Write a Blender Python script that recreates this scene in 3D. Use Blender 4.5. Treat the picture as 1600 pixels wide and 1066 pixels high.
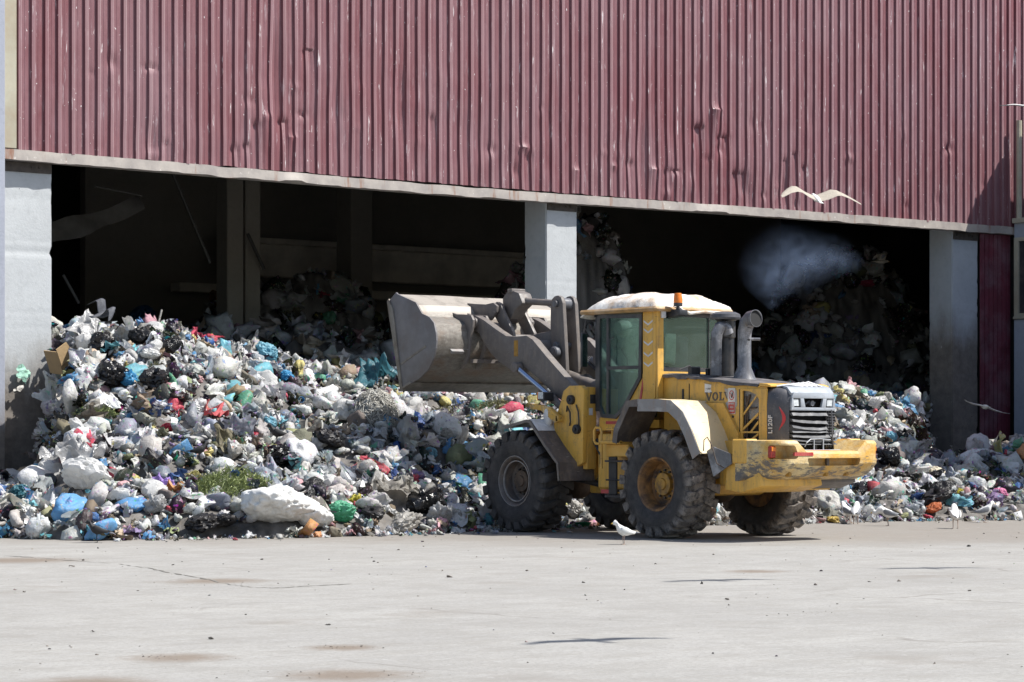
import bpy, bmesh, math, random
import numpy as np
from mathutils import Vector, Matrix, Euler, noise

S = bpy.context.scene
for o in list(bpy.data.objects):
    bpy.data.objects.remove(o)
COL = S.collection
rnd = random.Random(7)
PI = math.pi

# ------------------------------------------------------------------ camera, sky, sun, exposure
cd = bpy.data.cameras.new("camera")
cam = bpy.data.objects.new("camera", cd)
COL.objects.link(cam)
cam.location = (0, 0, 1.53)
cam.rotation_euler = (math.radians(90), 0, -math.radians(39.0))
cd.lens = 90.0
cd.sensor_width = 36.0
cd.shift_y = 147 / 1600
cd.clip_start = 0.5
cd.clip_end = 3000
S.camera = cam

SUN_TO = Vector((0.5, -0.52, 1.0)).normalized()
w = bpy.data.worlds.new("World")
S.world = w
w.use_nodes = True
wn = w.node_tree.nodes
sky = wn.new("ShaderNodeTexSky")
sky.sky_type = 'NISHITA'
sky.sun_disc = False
sky.sun_elevation = math.asin(SUN_TO.z)
sky.sun_rotation = math.atan2(SUN_TO.x, SUN_TO.y)
sky.air_density = 1.0
sky.dust_density = 1.5
w.node_tree.links.new(sky.outputs[0], wn["Background"].inputs[0])
wn["Background"].inputs[1].default_value = 0.10
sd = bpy.data.lights.new("sun", 'SUN')
sd.energy = 5.0
sd.angle = math.radians(0.53)
sd.color = (1.0, 0.968, 0.915)
so = bpy.data.objects.new("sun", sd)
COL.objects.link(so)
so.rotation_euler = (-SUN_TO).to_track_quat('-Z', 'Y').to_euler()
so.location = (30, 10, 40)
S.view_settings.view_transform = 'Standard'
S.view_settings.look = 'None'
S.view_settings.exposure = 0.60
S.view_settings.gamma = 1.0
S.cycles.max_bounces = 8
S.cycles.transparent_max_bounces = 12
S.cycles.volume_bounces = 1

# ------------------------------------------------------------------ helpers
def tag(o, label=None, cat=None, group=None, kind=None):
    if label: o["label"] = label
    if cat: o["category"] = cat
    if group: o["group"] = group
    if kind: o["kind"] = kind
    return o

def empty(name, loc, parent=None, rz=0):
    o = bpy.data.objects.new(name, None)
    o.empty_display_size = 0.2
    COL.objects.link(o)
    o.location = loc
    o.rotation_euler = (0, 0, rz)
    if parent: o.parent = parent
    return o

def worigin(p):
    v = Vector((0, 0, 0))
    while p is not None:
        v += p.location
        p = p.parent
    return v

class MB:
    def __init__(s):
        s.bm = bmesh.new()
    def box(s, x0, x1, y0, y1, z0, z1, bev=0.0, seg=1):
        t = bmesh.new()
        bmesh.ops.create_cube(t, size=1)
        for v in t.verts:
            v.co = Vector(((x0+x1)/2 + v.co.x*(x1-x0), (y0+y1)/2 + v.co.y*(y1-y0), (z0+z1)/2 + v.co.z*(z1-z0)))
        if bev: bmesh.ops.bevel(t, geom=t.edges[:], offset=bev, segments=seg, affect='EDGES', profile=0.5)
        s.join(t); return s
    def join(s, t, M=None):
        if M is not None: t.transform(M)
        me = bpy.data.meshes.new("tmp"); t.to_mesh(me); t.free()
        s.bm.from_mesh(me); bpy.data.meshes.remove(me)
    def prism(s, pts, a0, a1, axis='x', bev=0.0):
        """outline pts extruded along axis; for x: pts=(Y,Z); y: pts=(X,Z); z: pts=(X,Y)"""
        t = bmesh.new()
        def mk(p, a):
            return (a, p[0], p[1]) if axis == 'x' else ((p[0], a, p[1]) if axis == 'y' else (p[0], p[1], a))
        A = [t.verts.new(mk(p, a0)) for p in pts]; B = [t.verts.new(mk(p, a1)) for p in pts]
        n = len(pts)
        t.faces.new(A); t.faces.new(B[::-1])
        for i in range(n): t.faces.new((A[i], B[i], B[(i+1) % n], A[(i+1) % n]))
        bmesh.ops.recalc_face_normals(t, faces=t.faces[:])
        if bev: bmesh.ops.bevel(t, geom=t.edges[:], offset=bev, segments=2, affect='EDGES', profile=0.5)
        s.join(t); return s
    def tube(s, pts, r, n=10, caps=True):
        rs = r if isinstance(r, (list, tuple)) else [r]*len(pts)
        P = [Vector(p) for p in pts]
        rings = []
        up = Vector((0, 0, 1))
        for i, p in enumerate(P):
            d = (P[min(i+1, len(P)-1)] - P[max(i-1, 0)]).normalized()
            if abs(d.dot(up)) > 0.93: u0 = Vector((1, 0, 0))
            else: u0 = up
            a = d.cross(u0).normalized(); b = d.cross(a).normalized()
            if rings and False: pass
            rings.append([s.bm.verts.new(p + (a*math.cos(2*PI*k/n) + b*math.sin(2*PI*k/n))*rs[i]) for k in range(n)])
        for i in range(len(rings)-1):
            A, B = rings[i], rings[i+1]
            # align
            best = min(range(n), key=lambda q: sum((A[k].co-B[(k+q) % n].co).length_squared for k in range(0, n, 2)))
            B = B[best:] + B[:best]; rings[i+1] = B
            for k in range(n):
                s.bm.faces.new((A[k], A[(k+1) % n], B[(k+1) % n], B[k]))
        if caps:
            for R in (rings[0], rings[-1]):
                try: s.bm.faces.new(R)
                except Exception: pass
        return s
    def cyl(s, c, r, h, axis='x', n=24, bev=0.0):
        a = {'x': Vector((1, 0, 0)), 'y': Vector((0, 1, 0)), 'z': Vector((0, 0, 1))}[axis]
        c = Vector(c)
        if bev:
            return s.tube([c-a*h/2, c-a*(h/2-0.0001), c-a*(h/2-bev), c+a*(h/2-bev), c+a*(h/2-0.0001), c+a*h/2], [r-bev, r-bev*0.98, r, r, r-bev*0.98, r-bev], n)
        return s.tube([c-a*h/2, c+a*h/2], r, n)
    def lathe(s, prof, c, axis='x', n=32, close=False):
        c = Vector(c); rings = []
        for (a, r) in prof:
            ring = []
            for k in range(n):
                t = 2*PI*k/n
                v = Vector((a, r*math.cos(t), r*math.sin(t))) if axis == 'x' else Vector((r*math.cos(t), r*math.sin(t), a))
                ring.append(s.bm.verts.new(c+v))
            rings.append(ring)
        m = len(rings)
        for i in range(m if close else m-1):
            A, B = rings[i], rings[(i+1) % m]
            for k in range(n): s.bm.faces.new((A[k], A[(k+1) % n], B[(k+1) % n], B[k]))
        return s
    def quad(s, *pts):
        s.bm.faces.new([s.bm.verts.new(p) for p in pts]); return s
    def sphere(s, c, r, sub=2, sc=(1, 1, 1)):
        t = bmesh.new(); bmesh.ops.create_icosphere(t, subdivisions=sub, radius=r)
        s.join(t, Matrix.Translation(c) @ Matrix.Diagonal((*sc, 1))); return s
    def jitter(s, amp, sc=2.0, seed=0):
        for v in s.bm.verts: v.co += noise.noise_vector(v.co*sc + Vector((seed, 0, 0)))*amp
        return s
    def build(s, name, mat, parent=None, origin=None, smooth=30, solid=None):
        bmesh.ops.recalc_face_normals(s.bm, faces=s.bm.faces[:])
        po = worigin(parent)
        og = Vector(origin) if origin is not None else po
        bmesh.ops.translate(s.bm, verts=s.bm.verts[:], vec=-og)
        me = bpy.data.meshes.new(name)
        if smooth:
            lim = math.radians(smooth)
            for f in s.bm.faces: f.smooth = True
            for e in s.bm.edges:
                if len(e.link_faces) == 2:
                    if e.calc_face_angle(0) > lim: e.smooth = False
                else: e.smooth = False
        s.bm.to_mesh(me); s.bm.free()
        o = bpy.data.objects.new(name, me)
        COL.objects.link(o)
        if parent is not None: o.parent = parent
        o.location = og - po
        for m in (mat if isinstance(mat, (list, tuple)) else [mat]): me.materials.append(m)
        return o

def split_parts(o):
    """every loose piece becomes an object of its own, same name"""
    bm = bmesh.new(); bm.from_mesh(o.data); bm.verts.ensure_lookup_table()
    seen = {}; comps = []
    for v in bm.verts:
        if v.index in seen: continue
        st = [v]; seen[v.index] = len(comps); c = []
        while st:
            q = st.pop(); c.append(q.index)
            for e in q.link_edges:
                w2 = e.other_vert(q)
                if w2.index not in seen: seen[w2.index] = len(comps); st.append(w2)
        comps.append(c)
    bm.free()
    out = []
    for k in range(len(comps)):
        b2 = bmesh.new(); b2.from_mesh(o.data); b2.verts.ensure_lookup_table()
        bmesh.ops.delete(b2, geom=[v for v in b2.verts if seen[v.index] != k], context='VERTS')
        me = bpy.data.meshes.new(o.name); b2.to_mesh(me); b2.free()
        for m in o.data.materials: me.materials.append(m)
        n_ = o.copy(); n_.data = me; COL.objects.link(n_); out.append(n_)
    bpy.data.objects.remove(o)
    return out

def boolcut(o, cutters):
    for c in cutters:
        m = o.modifiers.new("b", 'BOOLEAN'); m.operation = 'DIFFERENCE'; m.object = c; m.solver = 'EXACT'
    bpy.context.view_layer.update()
    dg = bpy.context.evaluated_depsgraph_get()
    me = bpy.data.meshes.new_from_object(o.evaluated_get(dg))
    o.modifiers.clear(); o.data = me
    for c in cutters: bpy.data.objects.remove(c)

# ------------------------------------------------------------------ materials
class NT:
    def __init__(s, name):
        s.m = bpy.data.materials.new(name); s.m.use_nodes = True
        s.t = s.m.node_tree; s.b = s.t.nodes["Principled BSDF"]; s.out = s.t.nodes["Material Output"]
        s.tc = s.t.nodes.new("ShaderNodeTexCoord").outputs["Object"]
    def n(s, typ, **k):
        x = s.t.nodes.new(typ)
        for a, v in k.items(): setattr(x, a, v)
        return x
    def link(s, a, b): s.t.links.new(a, b)
    def map(s, scale=(1, 1, 1), rot=(0, 0, 0), src=None):
        m = s.n("ShaderNodeMapping"); m.inputs["Scale"].default_value = scale; m.inputs["Rotation"].default_value = rot
        s.link(src or s.tc, m.inputs[0]); return m.outputs[0]
    def noise(s, scale, detail=4, rough=0.55, vec=None, lo=None, hi=None, dist=0.0):
        x = s.n("ShaderNodeTexNoise"); x.inputs["Scale"].default_value = scale; x.inputs["Detail"].default_value = detail
        x.inputs["Roughness"].default_value = rough; x.inputs["Distortion"].default_value = dist
        s.link(vec or s.tc, x.inputs["Vector"])
        return s.ramp(x.outputs["Fac"], lo, hi) if lo is not None else x.outputs["Fac"]
    def ramp(s, f, lo, hi, a=0.0, b=1.0):
        r = s.n("ShaderNodeMapRange"); r.inputs[1].default_value = lo; r.inputs[2].default_value = hi
        r.inputs[3].default_value = a; r.inputs[4].default_value = b; r.clamp = True
        s.link(f, r.inputs[0]); return r.outputs[0]
    def mix(s, f, a, b):
        x = s.n("ShaderNodeMix"); x.data_type = 'RGBA'
        if isinstance(f, (int, float)): x.inputs[0].default_value = f
        else: s.link(f, x.inputs[0])
        for i, c in ((6, a), (7, b)):
            if isinstance(c, tuple): x.inputs[i].default_value = (*c[:3], 1)
            else: s.link(c, x.inputs[i])
        return x.outputs[2]
    def math(s, op, a, b=None):
        x = s.n("ShaderNodeMath", operation=op)
        for i, c in enumerate((a, b)):
            if c is None: continue
            if isinstance(c, (int, float)): x.inputs[i].default_value = c
            else: s.link(c, x.inputs[i])
        return x.outputs[0]
    def sep(s, vec=None):
        x = s.n("ShaderNodeSeparateXYZ"); s.link(vec or s.tc, x.inputs[0]); return x.outputs
    def bump(s, h, strength=0.3, dist=0.02):
        x = s.n("ShaderNodeBump"); x.inputs["Strength"].default_value = strength; x.inputs["Distance"].default_value = dist
        s.link(h, x.inputs["Height"]); s.link(x.outputs[0], s.b.inputs["Normal"])
    def set(s, col=None, rough=None, metal=None, spec=None):
        for k, v in (("Base Color", col), ("Roughness", rough), ("Metallic", metal), ("Specular IOR Level", spec)):
            if v is None: continue
            if isinstance(v, tuple): s.b.inputs[k].default_value = (*v[:3], 1)
            elif isinstance(v, (int, float)): s.b.inputs[k].default_value = v
            else: s.link(v, s.b.inputs[k])
        return s

def mat_simple(name, col, rough=0.6, metal=0.0, var=0.25, scale=6.0, dirt=None, dirt_amt=0.4, bump=0.15):
    t = NT(name)
    dk = tuple(c*(1-var) for c in col)
    c = t.mix(t.noise(scale, 5, 0.6, lo=0.35, hi=0.65), col, dk)
    if dirt:
        f = t.math('MULTIPLY', t.noise(scale*0.45, 8, 0.7, lo=0.46, hi=0.62), dirt_amt)
        c = t.mix(f, c, dirt)
    t.set(c, rough, metal)
    if bump: t.bump(t.noise(scale*7, 4), bump, 0.01)
    return t.m

def mat_paint(name, col, dirt=(0.16, 0.12, 0.08), dirt_amt=0.55, chip=(0.07, 0.055, 0.05), chip_lo=0.64, rough=0.42, fade=(0.75, 0.62, 0.33), fade_amt=0.25, streak=True, dents=0.25):
    t = NT(name)
    c = t.mix(t.noise(1.7, 3, lo=0.3, hi=0.7), col, tuple(x*0.86 for x in col))
    c = t.mix(t.math('MULTIPLY', t.noise(3.1, 6, 0.7, lo=0.5, hi=0.7), fade_amt), c, fade)
    if streak:
        v = t.map((5, 5, 0.7)); c = t.mix(t.math('MULTIPLY', t.noise(2.2, 6, 0.7, vec=v, lo=0.5, hi=0.72), dirt_amt), c, dirt)
    c = t.mix(t.math('MULTIPLY', t.noise(9, 8, 0.75, lo=0.55, hi=0.68), dirt_amt), c, dirt)
    ch = t.noise(14, 8, 0.8, lo=chip_lo, hi=chip_lo+0.02)
    c = t.mix(ch, c, chip)
    sc = t.noise(6, 3, 0.5, vec=t.map((1, 2, 14), rot=(0.5, 0.2, 0)), lo=0.70, hi=0.73)
    c = t.mix(sc, c, chip)
    t.set(c, t.ramp(t.noise(8, 5), 0.3, 0.7, rough-0.08, rough+0.22), 0.0)
    h = t.math('ADD', t.math('MULTIPLY', t.noise(2.5, 2), dents*4), t.math('MULTIPLY', t.noise(60, 3), 0.12))
    t.bump(h, 0.25, 0.03)
    return t.m

M = {}
M['yellow'] = mat_paint("yellow_paint", (0.72, 0.41, 0.075), dirt=(0.22, 0.15, 0.08), fade=(0.74, 0.52, 0.20), chip_lo=0.66)
M['yellow_worn'] = mat_paint("worn_yellow_paint", (0.62, 0.36, 0.06), dirt=(0.20, 0.165, 0.13), dirt_amt=0.85, chip=(0.085, 0.075, 0.07), chip_lo=0.575, fade=(0.78, 0.68, 0.46), fade_amt=0.9)
def mat_cw():
    t = NT("scraped_counterweight_paint")
    c = t.mix(t.noise(2.2, 6, 0.7, lo=.40, hi=.62), (.58, .33, .06), (.66, .52, .27))
    c = t.mix(t.math('MULTIPLY', t.noise(5, 8, .75, lo=.45, hi=.62), .5), c, (.30, .24, .17))
    zr = t.ramp(t.sep()[2], 1.34, .95)          # rubbed hardest low down and at the corners
    xr = t.ramp(t.math('ABSOLUTE', t.sep()[0]), .75, 1.25)
    w_ = t.math('ADD', t.math('MULTIPLY', zr, .15), t.math('MULTIPLY', xr, .09))
    sc = t.noise(3.5, 8, .72, vec=t.map((1.3, 3, 6), rot=(.1, .62, .1)))
    c = t.mix(t.math('MULTIPLY', t.ramp(t.math('ADD', sc, w_), .64, .70), .9), c, (.12, .11, .10))
    s2 = t.noise(2.3, 7, .7, vec=t.map((1, 1, 1.6)))
    c = t.mix(t.math('MULTIPLY', t.ramp(t.math('ADD', s2, w_), .68, .72), .85), c, (.10, .095, .095))
    s3 = t.noise(9, 6, .7, vec=t.map((1.0, 3, 5), rot=(.2, .5, 0)))
    c = t.mix(t.ramp(s3, .66, .69), c, (.72, .66, .5))
    t.set(c, .5); t.bump(t.math('ADD', sc, t.noise(30, 4)), .35, .02); return t.m
M['cw'] = mat_cw()
M['roof_edge'] = mat_simple('dusty_ochre_roof', (.42, .25, .10), .6, var=.3, dirt=(.5, .42, .33), dirt_amt=.5)
M['cream_fender'] = mat_paint("faded_fender_paint", (0.70, 0.56, 0.33), dirt=(0.4, 0.33, 0.24), dirt_amt=0.35, chip_lo=0.70, fade=(0.8, 0.72, 0.55), fade_amt=0.6)
M['steel'] = mat_paint("worn_dark_steel", (0.135, 0.12, 0.112), dirt=(0.20, 0.165, 0.135), dirt_amt=0.8, chip=(0.30, 0.28, 0.26), chip_lo=0.70, rough=0.5, fade=(0.2, 0.18, 0.165), fade_amt=0.6)
M['fender_dark'] = mat_paint("muddy_fender_steel", (0.105, 0.09, 0.085), dirt=(0.23, 0.17, 0.12), dirt_amt=0.7, chip=(0.35, 0.32, 0.29), chip_lo=0.71, rough=0.45, fade=(0.3, 0.27, 0.25), fade_amt=0.4)
M['fender_edge'] = mat_paint("scraped_fender_edge", (0.27, 0.26, 0.255), dirt=(0.30, 0.17, 0.10), dirt_amt=0.5, chip=(0.12, 0.07, 0.04), chip_lo=0.68, rough=0.5, fade=(0.55, 0.53, 0.5), fade_amt=0.6)
M['charcoal'] = mat_paint("charcoal_plastic", (0.075, 0.075, 0.085), dirt=(0.2, 0.18, 0.17), dirt_amt=0.35, chip=(0.25, 0.24, 0.24), chip_lo=0.74, rough=0.5, fade=(0.13, 0.13, 0.14), fade_amt=0.5)
M['grille'] = mat_paint("pale_grey_grille", (0.30, 0.33, 0.37), dirt=(0.2, 0.19, 0.18), dirt_amt=0.4, chip=(0.1, 0.1, 0.1), chip_lo=0.72, rough=0.45, fade=(0.45, 0.48, 0.52), fade_amt=0.5)
M['slat'] = mat_paint("dull_grille_slats", (0.055, 0.058, 0.065), dirt=(0.12, 0.115, 0.11), dirt_amt=0.5, chip_lo=.74, fade=(.16, .17, .185), fade_amt=.6)
M['black'] = mat_simple("black_rubber", (0.022, 0.022, 0.025), 0.55, dirt=(0.12, 0.10, 0.085), dirt_amt=0.4)
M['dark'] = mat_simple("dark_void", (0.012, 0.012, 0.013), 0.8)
M['frame'] = mat_simple("black_frame_paint", (0.03, 0.032, 0.038), 0.38, dirt=(0.16, 0.14, 0.12), dirt_amt=0.35)
M['chrome'] = mat_simple("chromed_rod", (0.55, 0.62, 0.75), 0.18, metal=1.0, var=0.1, bump=0.0)
M['pipe'] = mat_paint("galvanised_pipe", (0.13, 0.135, 0.15), dirt=(0.06, 0.05, 0.045), dirt_amt=0.75, chip_lo=0.70, rough=0.28, fade=(0.36, 0.36, 0.38), fade_amt=0.9)
M['mat_rubber'] = mat_simple("weathered_rubber_sheet", (0.085, 0.08, 0.085), 0.6, var=0.35, scale=5, dirt=(0.24, 0.22, 0.21), dirt_amt=0.6, bump=0.25)
M['red'] = mat_simple("red_reflective", (0.50, 0.035, 0.04), 0.4, dirt=(0.35, 0.2, 0.15), dirt_amt=0.3)
M['red_lamp'] = mat_simple("red_lamp_plastic", (0.42, 0.03, 0.02), 0.2, var=0.4, scale=30)
M['orange_lamp'] = mat_simple("orange_lamp_plastic", (0.75, 0.20, 0.02), 0.25, var=0.2, scale=20)
M['white_lamp'] = mat_simple("lamp_glass", (0.62, 0.66, 0.68), 0.15, var=0.3, scale=30)
M['white'] = mat_simple("white_sticker", (0.72, 0.72, 0.72), 0.5, dirt=(0.4, 0.36, 0.3), dirt_amt=0.4)
M['grey_sticker'] = mat_simple("peeled_sticker", (0.33, 0.32, 0.33), 0.6, dirt=(0.5, 0.45, 0.35), dirt_amt=0.5)
M['lettering'] = mat_simple("grey_lettering", (0.10, 0.085, 0.07), 0.5)
M['grime_rust'] = mat_simple("rusty_wheel_paint", (0.30, 0.15, 0.05), 0.6, var=0.5, scale=9, dirt=(0.05, 0.035, 0.03), dirt_amt=0.9, bump=0.4)
M['hub_yellow'] = mat_simple("greasy_yellow_hub", (0.42, 0.22, 0.03), 0.5, var=0.45, scale=9, dirt=(0.10, 0.06, 0.03), dirt_amt=0.8, bump=0.3)
M['hub_brown'] = mat_simple("brown_dusty_hub", (0.11, 0.07, 0.045), 0.6, var=0.5, scale=9, dirt=(0.03, 0.025, 0.02), dirt_amt=0.8, bump=0.3)
M['seat'] = mat_simple("cab_fabric", (0.12, 0.14, 0.15), 0.9)
M['shirt'] = mat_simple("cream_cloth", (0.75, 0.75, 0.62), 0.9)
M['plate_mesh'] = mat_simple("perforated_metal", (0.34, 0.33, 0.32), 0.5, var=0.6, scale=60, dirt=(0.25, 0.14, 0.06), dirt_amt=0.5)

def mat_tyre(name, dusty):
    t = NT(name)
    s3 = t.sep(); r = t.math('SQRT', t.math('ADD', t.math('MULTIPLY', s3[1], s3[1]), t.math('MULTIPLY', s3[2], s3[2])))
    c = t.mix(t.noise(5, 6, 0.7, lo=0.35, hi=0.65), (0.018, 0.018, 0.021), (0.045, 0.042, 0.042))
    edge = t.ramp(r, 0.60, 0.74)
    f = t.math('MULTIPLY', t.math('MULTIPLY', edge, t.noise(11, 7, 0.75, lo=0.38, hi=0.58)), 0.9 if dusty else 0.25)
    c = t.mix(f, c, (0.25, 0.215, 0.185) if dusty else (.15, .13, .11))
    f2 = t.math('MULTIPLY', t.noise(3, 9, 0.8, lo=0.52, hi=0.68), 0.35)
    c = t.mix(f2, c, (0.12, 0.105, 0.095))
    t.set(c, t.ramp(t.noise(7, 4), 0.3, 0.7, 0.5, 0.85))
    ring = t.math('SINE', t.math('MULTIPLY', r, 180.0))
    t.bump(t.math('ADD', t.math('MULTIPLY', ring, 0.12), t.noise(40, 5)), 0.35, 0.012)
    return t.m
M['tyre_dusty'] = mat_tyre("dusty_tyre_rubber", True)
M['tyre'] = mat_tyre("black_tyre_rubber", False)

def mat_bucket():
    t = NT("scraped_bucket_steel")
    v = t.map((3.0, 16, 3.5), rot=(0.0, 0.75, 0.0))
    st = t.noise(3.0, 7, 0.75, vec=v, lo=0.35, hi=0.68)
    c = t.mix(st, (0.125, 0.11, 0.092), (0.26, 0.24, 0.21))
    c = t.mix(t.math('MULTIPLY', t.noise(1.8, 6, 0.7, lo=0.50, hi=0.68), 0.7), c, (0.17, 0.095, 0.05))
    c = t.mix(t.noise(2.4, 8, 0.8, lo=0.58, hi=0.72), c, (0.10, 0.085, 0.07))
    c = t.mix(t.noise(3, 5, 0.7, vec=t.map((2, 20, 20), rot=(0, 0.6, 0.4)), lo=0.68, hi=0.72), c, (0.5, 0.48, 0.45))
    # paler cream upper lip
    up = t.ramp(t.sep()[2], 3.52, 3.60)
    c = t.mix(t.math('MULTIPLY', up, t.noise(4, 5, 0.6, lo=0.25, hi=0.5)), c, (0.34, 0.31, 0.27))
    t.set(c, 0.55, 0.15); t.bump(t.noise(12, 7, 0.7, vec=v), 0.35, 0.012); return t.m
M['bucket'] = mat_bucket()
M['bucket_side'] = mat_simple("grey_bucket_side", (0.175, 0.17, 0.175), 0.5, var=0.25, scale=4, dirt=(0.12, 0.10, 0.09), dirt_amt=0.7, bump=0.2)
M['bucket_edge'] = mat_simple("worn_cutting_edge", (0.24, 0.22, 0.19), 0.45, metal=0.2, var=0.35, scale=7, dirt=(0.10, 0.075, 0.05), dirt_amt=0.7)

def mat_glass():
    t = NT("green_cab_glass")
    tr = t.n("ShaderNodeBsdfTransparent"); tr.inputs[0].default_value = (0.74, 0.86, 0.83, 1)
    gl = t.n("ShaderNodeBsdfGlossy"); gl.inputs["Roughness"].default_value = 0.06; gl.inputs[0].default_value = (0.8, 0.9, 0.9, 1)
    df = t.n("ShaderNodeBsdfDiffuse"); df.inputs[0].default_value = (0.34, 0.44, 0.42, 1)
    fr = t.n("ShaderNodeFresnel"); fr.inputs[0].default_value = 1.32
    m1 = t.n("ShaderNodeMixShader"); t.link(t.ramp(t.noise(1.6, 5, 0.6), 0.35, 0.7, 0.0, 0.13), m1.inputs[0])
    t.link(tr.outputs[0], m1.inputs[1]); t.link(df.outputs[0], m1.inputs[2])
    m2 = t.n("ShaderNodeMixShader"); t.link(fr.outputs[0], m2.inputs[0]); t.link(m1.outputs[0], m2.inputs[1]); t.link(gl.outputs[0], m2.inputs[2])
    t.link(m2.outputs[0], t.out.inputs[0]); return t.m
M['glass'] = mat_glass()

def mat_tarp():
    t = NT("dusty_roof_cover")
    c = t.mix(t.noise(2.2, 7, 0.7, lo=0.42, hi=0.62), (0.76, 0.74, 0.70), (0.50, 0.36, 0.24))
    c = t.mix(t.noise(14, 6, 0.8, lo=0.56, hi=0.66), c, (0.36, 0.30, 0.25))
    t.set(c, 0.75); t.bump(t.noise(9, 7, 0.7), 0.5, 0.04); return t.m
M['tarp'] = mat_tarp()

def mat_concrete(name, base, dirt_z, seed=0.0, chips=True, dirt=(0.115, 0.10, 0.085)):
    t = NT(name)
    c = t.mix(t.noise(1.3, 6, 0.6, lo=0.3, hi=0.7), base, tuple(x*0.88 for x in base))
    c = t.mix(t.math('MULTIPLY', t.noise(7, 8, 0.7, lo=0.5, hi=0.7), 0.35), c, tuple(x*0.62 for x in base))
    if dirt_z is not None:
        z = t.sep()[2]
        zz = t.math('ADD', z, t.math('MULTIPLY', t.noise(0.9, 6, 0.7, vec=t.map((1.4, 1.4, 0.5))), 1.9))
        f = t.ramp(zz, dirt_z+1.5, dirt_z+0.6)
        dc = t.mix(t.noise(5, 8, 0.75, lo=0.35, hi=0.68), dirt, tuple(x*1.9 for x in dirt))
        c = t.mix(t.math('MULTIPLY', f, 0.93), c, dc)
        sp = t.noise(13, 4, 0.6, vec=t.map((1, 1, 0.45)), lo=0.70, hi=0.73)
        c = t.mix(t.math('MULTIPLY', sp, 0.8), c, (0.55, 0.54, 0.5))
    dk = t.noise(9, 5, 0.6, vec=t.map((1, 1, 0.8)), lo=0.72, hi=0.75)
    c = t.mix(dk, c, (0.06, 0.055, 0.05))
    t.set(c, 0.85, spec=0.3); t.bump(t.noise(20, 8, 0.7), 0.4, 0.015); return t.m
M['pillar'] = mat_concrete("pale_concrete_pillar", (0.47, 0.49, 0.50), 2.7)
M['pillar_dirty'] = mat_concrete("dirty_concrete_pillar", (0.44, 0.47, 0.50), 3.9)
M['wall_grey'] = mat_concrete("speckled_grey_wall", (0.34, 0.36, 0.42), 1.8)
M['concrete_in'] = mat_concrete("old_concrete", (0.27, 0.25, 0.21), None)
M['annex'] = mat_concrete("blue_grey_render", (0.33, 0.37, 0.43), None)
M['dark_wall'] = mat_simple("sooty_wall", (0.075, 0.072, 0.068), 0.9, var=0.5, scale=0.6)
M['beam'] = mat_simple("pale_concrete_beam", (0.72, 0.67, 0.56), 0.9, var=0.3, scale=1.5)
M['torn'] = mat_simple("grimy_sheet", (.08, .077, .072), .8)
M['roof'] = mat_simple("roof_sheet", (0.20, 0.20, 0.20), 0.7)

def mat_cladding(name="burgundy_corrugated_sheet", c1=(.160, .044, .053), c2=(.188, .090, .103), fl=.010):
    t = NT(name)
    v = t.map((1, 1, 0.22))
    c = t.mix(t.noise(0.55, 5, 0.6, vec=t.map((1, 1, 0.35)), lo=0.32, hi=0.68), c1, c2)
    c = t.mix(t.math('MULTIPLY', t.noise(2.2, 7, 0.7, vec=v, lo=0.44, hi=0.72), 0.6), c, (0.26, 0.155, 0.175))
    # long rubbed streaks and flecks of bare primer / droppings
    v2 = t.map((1, 1, 0.10)); f = t.noise(13, 5, 0.7, vec=v2, lo=0.62-fl, hi=0.70)
    c = t.mix(t.math('MULTIPLY', f, 0.55), c, (0.42, 0.35, 0.37))
    v3 = t.map((1.6, 1, 0.17), rot=(0, 0.10, 0)); f = t.noise(9, 5, 0.7, vec=v3, lo=0.655-fl, hi=0.72)
    c = t.mix(f, c, (0.72, 0.68, 0.68))
    f = t.noise(17, 3, 0.6, vec=t.map((1, 1, 0.6)), lo=0.715, hi=0.74)
    c = t.mix(f, c, (0.70, 0.67, 0.66))
    t.set(c, t.ramp(t.noise(3, 5), 0.3, 0.7, 0.42, 0.65)); t.bump(t.noise(3.5, 5, 0.6), 0.35, 0.02); return t.m
M['cladding'] = mat_cladding()
M['cladding_ridge'] = mat_cladding("dusty_ridge_paint", (.20, .085, .095), (.235, .14, .15), .02)
M['cladding_edge'] = mat_cladding("rubbed_ridge_edge", (.36, .23, .24), (.52, .42, .42), .05)
M['cladding_dark'] = mat_simple("burgundy_flat_sheet", (0.17, 0.035, 0.055), 0.5, var=0.35, scale=2, dirt=(0.24, 0.16, 0.18), dirt_amt=0.5)
def mat_trim():
    t = NT("rusty_edge_flashing")
    c = t.mix(t.noise(2.5, 5, 0.6, lo=0.35, hi=0.65), (0.42, 0.38, 0.34), (0.30, 0.27, 0.25))
    c = t.mix(t.noise(3.0, 6, 0.7, vec=t.map((1, 1, 0.1)), lo=0.57, hi=0.66), c, (0.25, 0.12, 0.07))
    c = t.mix(t.noise(9, 5, 0.7, lo=0.64, hi=0.70), c, (0.58, 0.54, 0.5))
    t.set(c, 0.5, 0.1); t.bump(t.noise(6, 5), 0.3, 0.02); return t.m
M['trim'] = mat_trim()
M['cream_trim'] = mat_simple("cream_flashing", (0.42, 0.40, 0.31), 0.6, var=0.25, scale=1.2, dirt=(0.30, 0.20, 0.12), dirt_amt=0.4)
M['rust'] = mat_simple("rusty_plate", (0.085, 0.07, 0.06), 0.8, var=0.4, scale=9)

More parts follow.
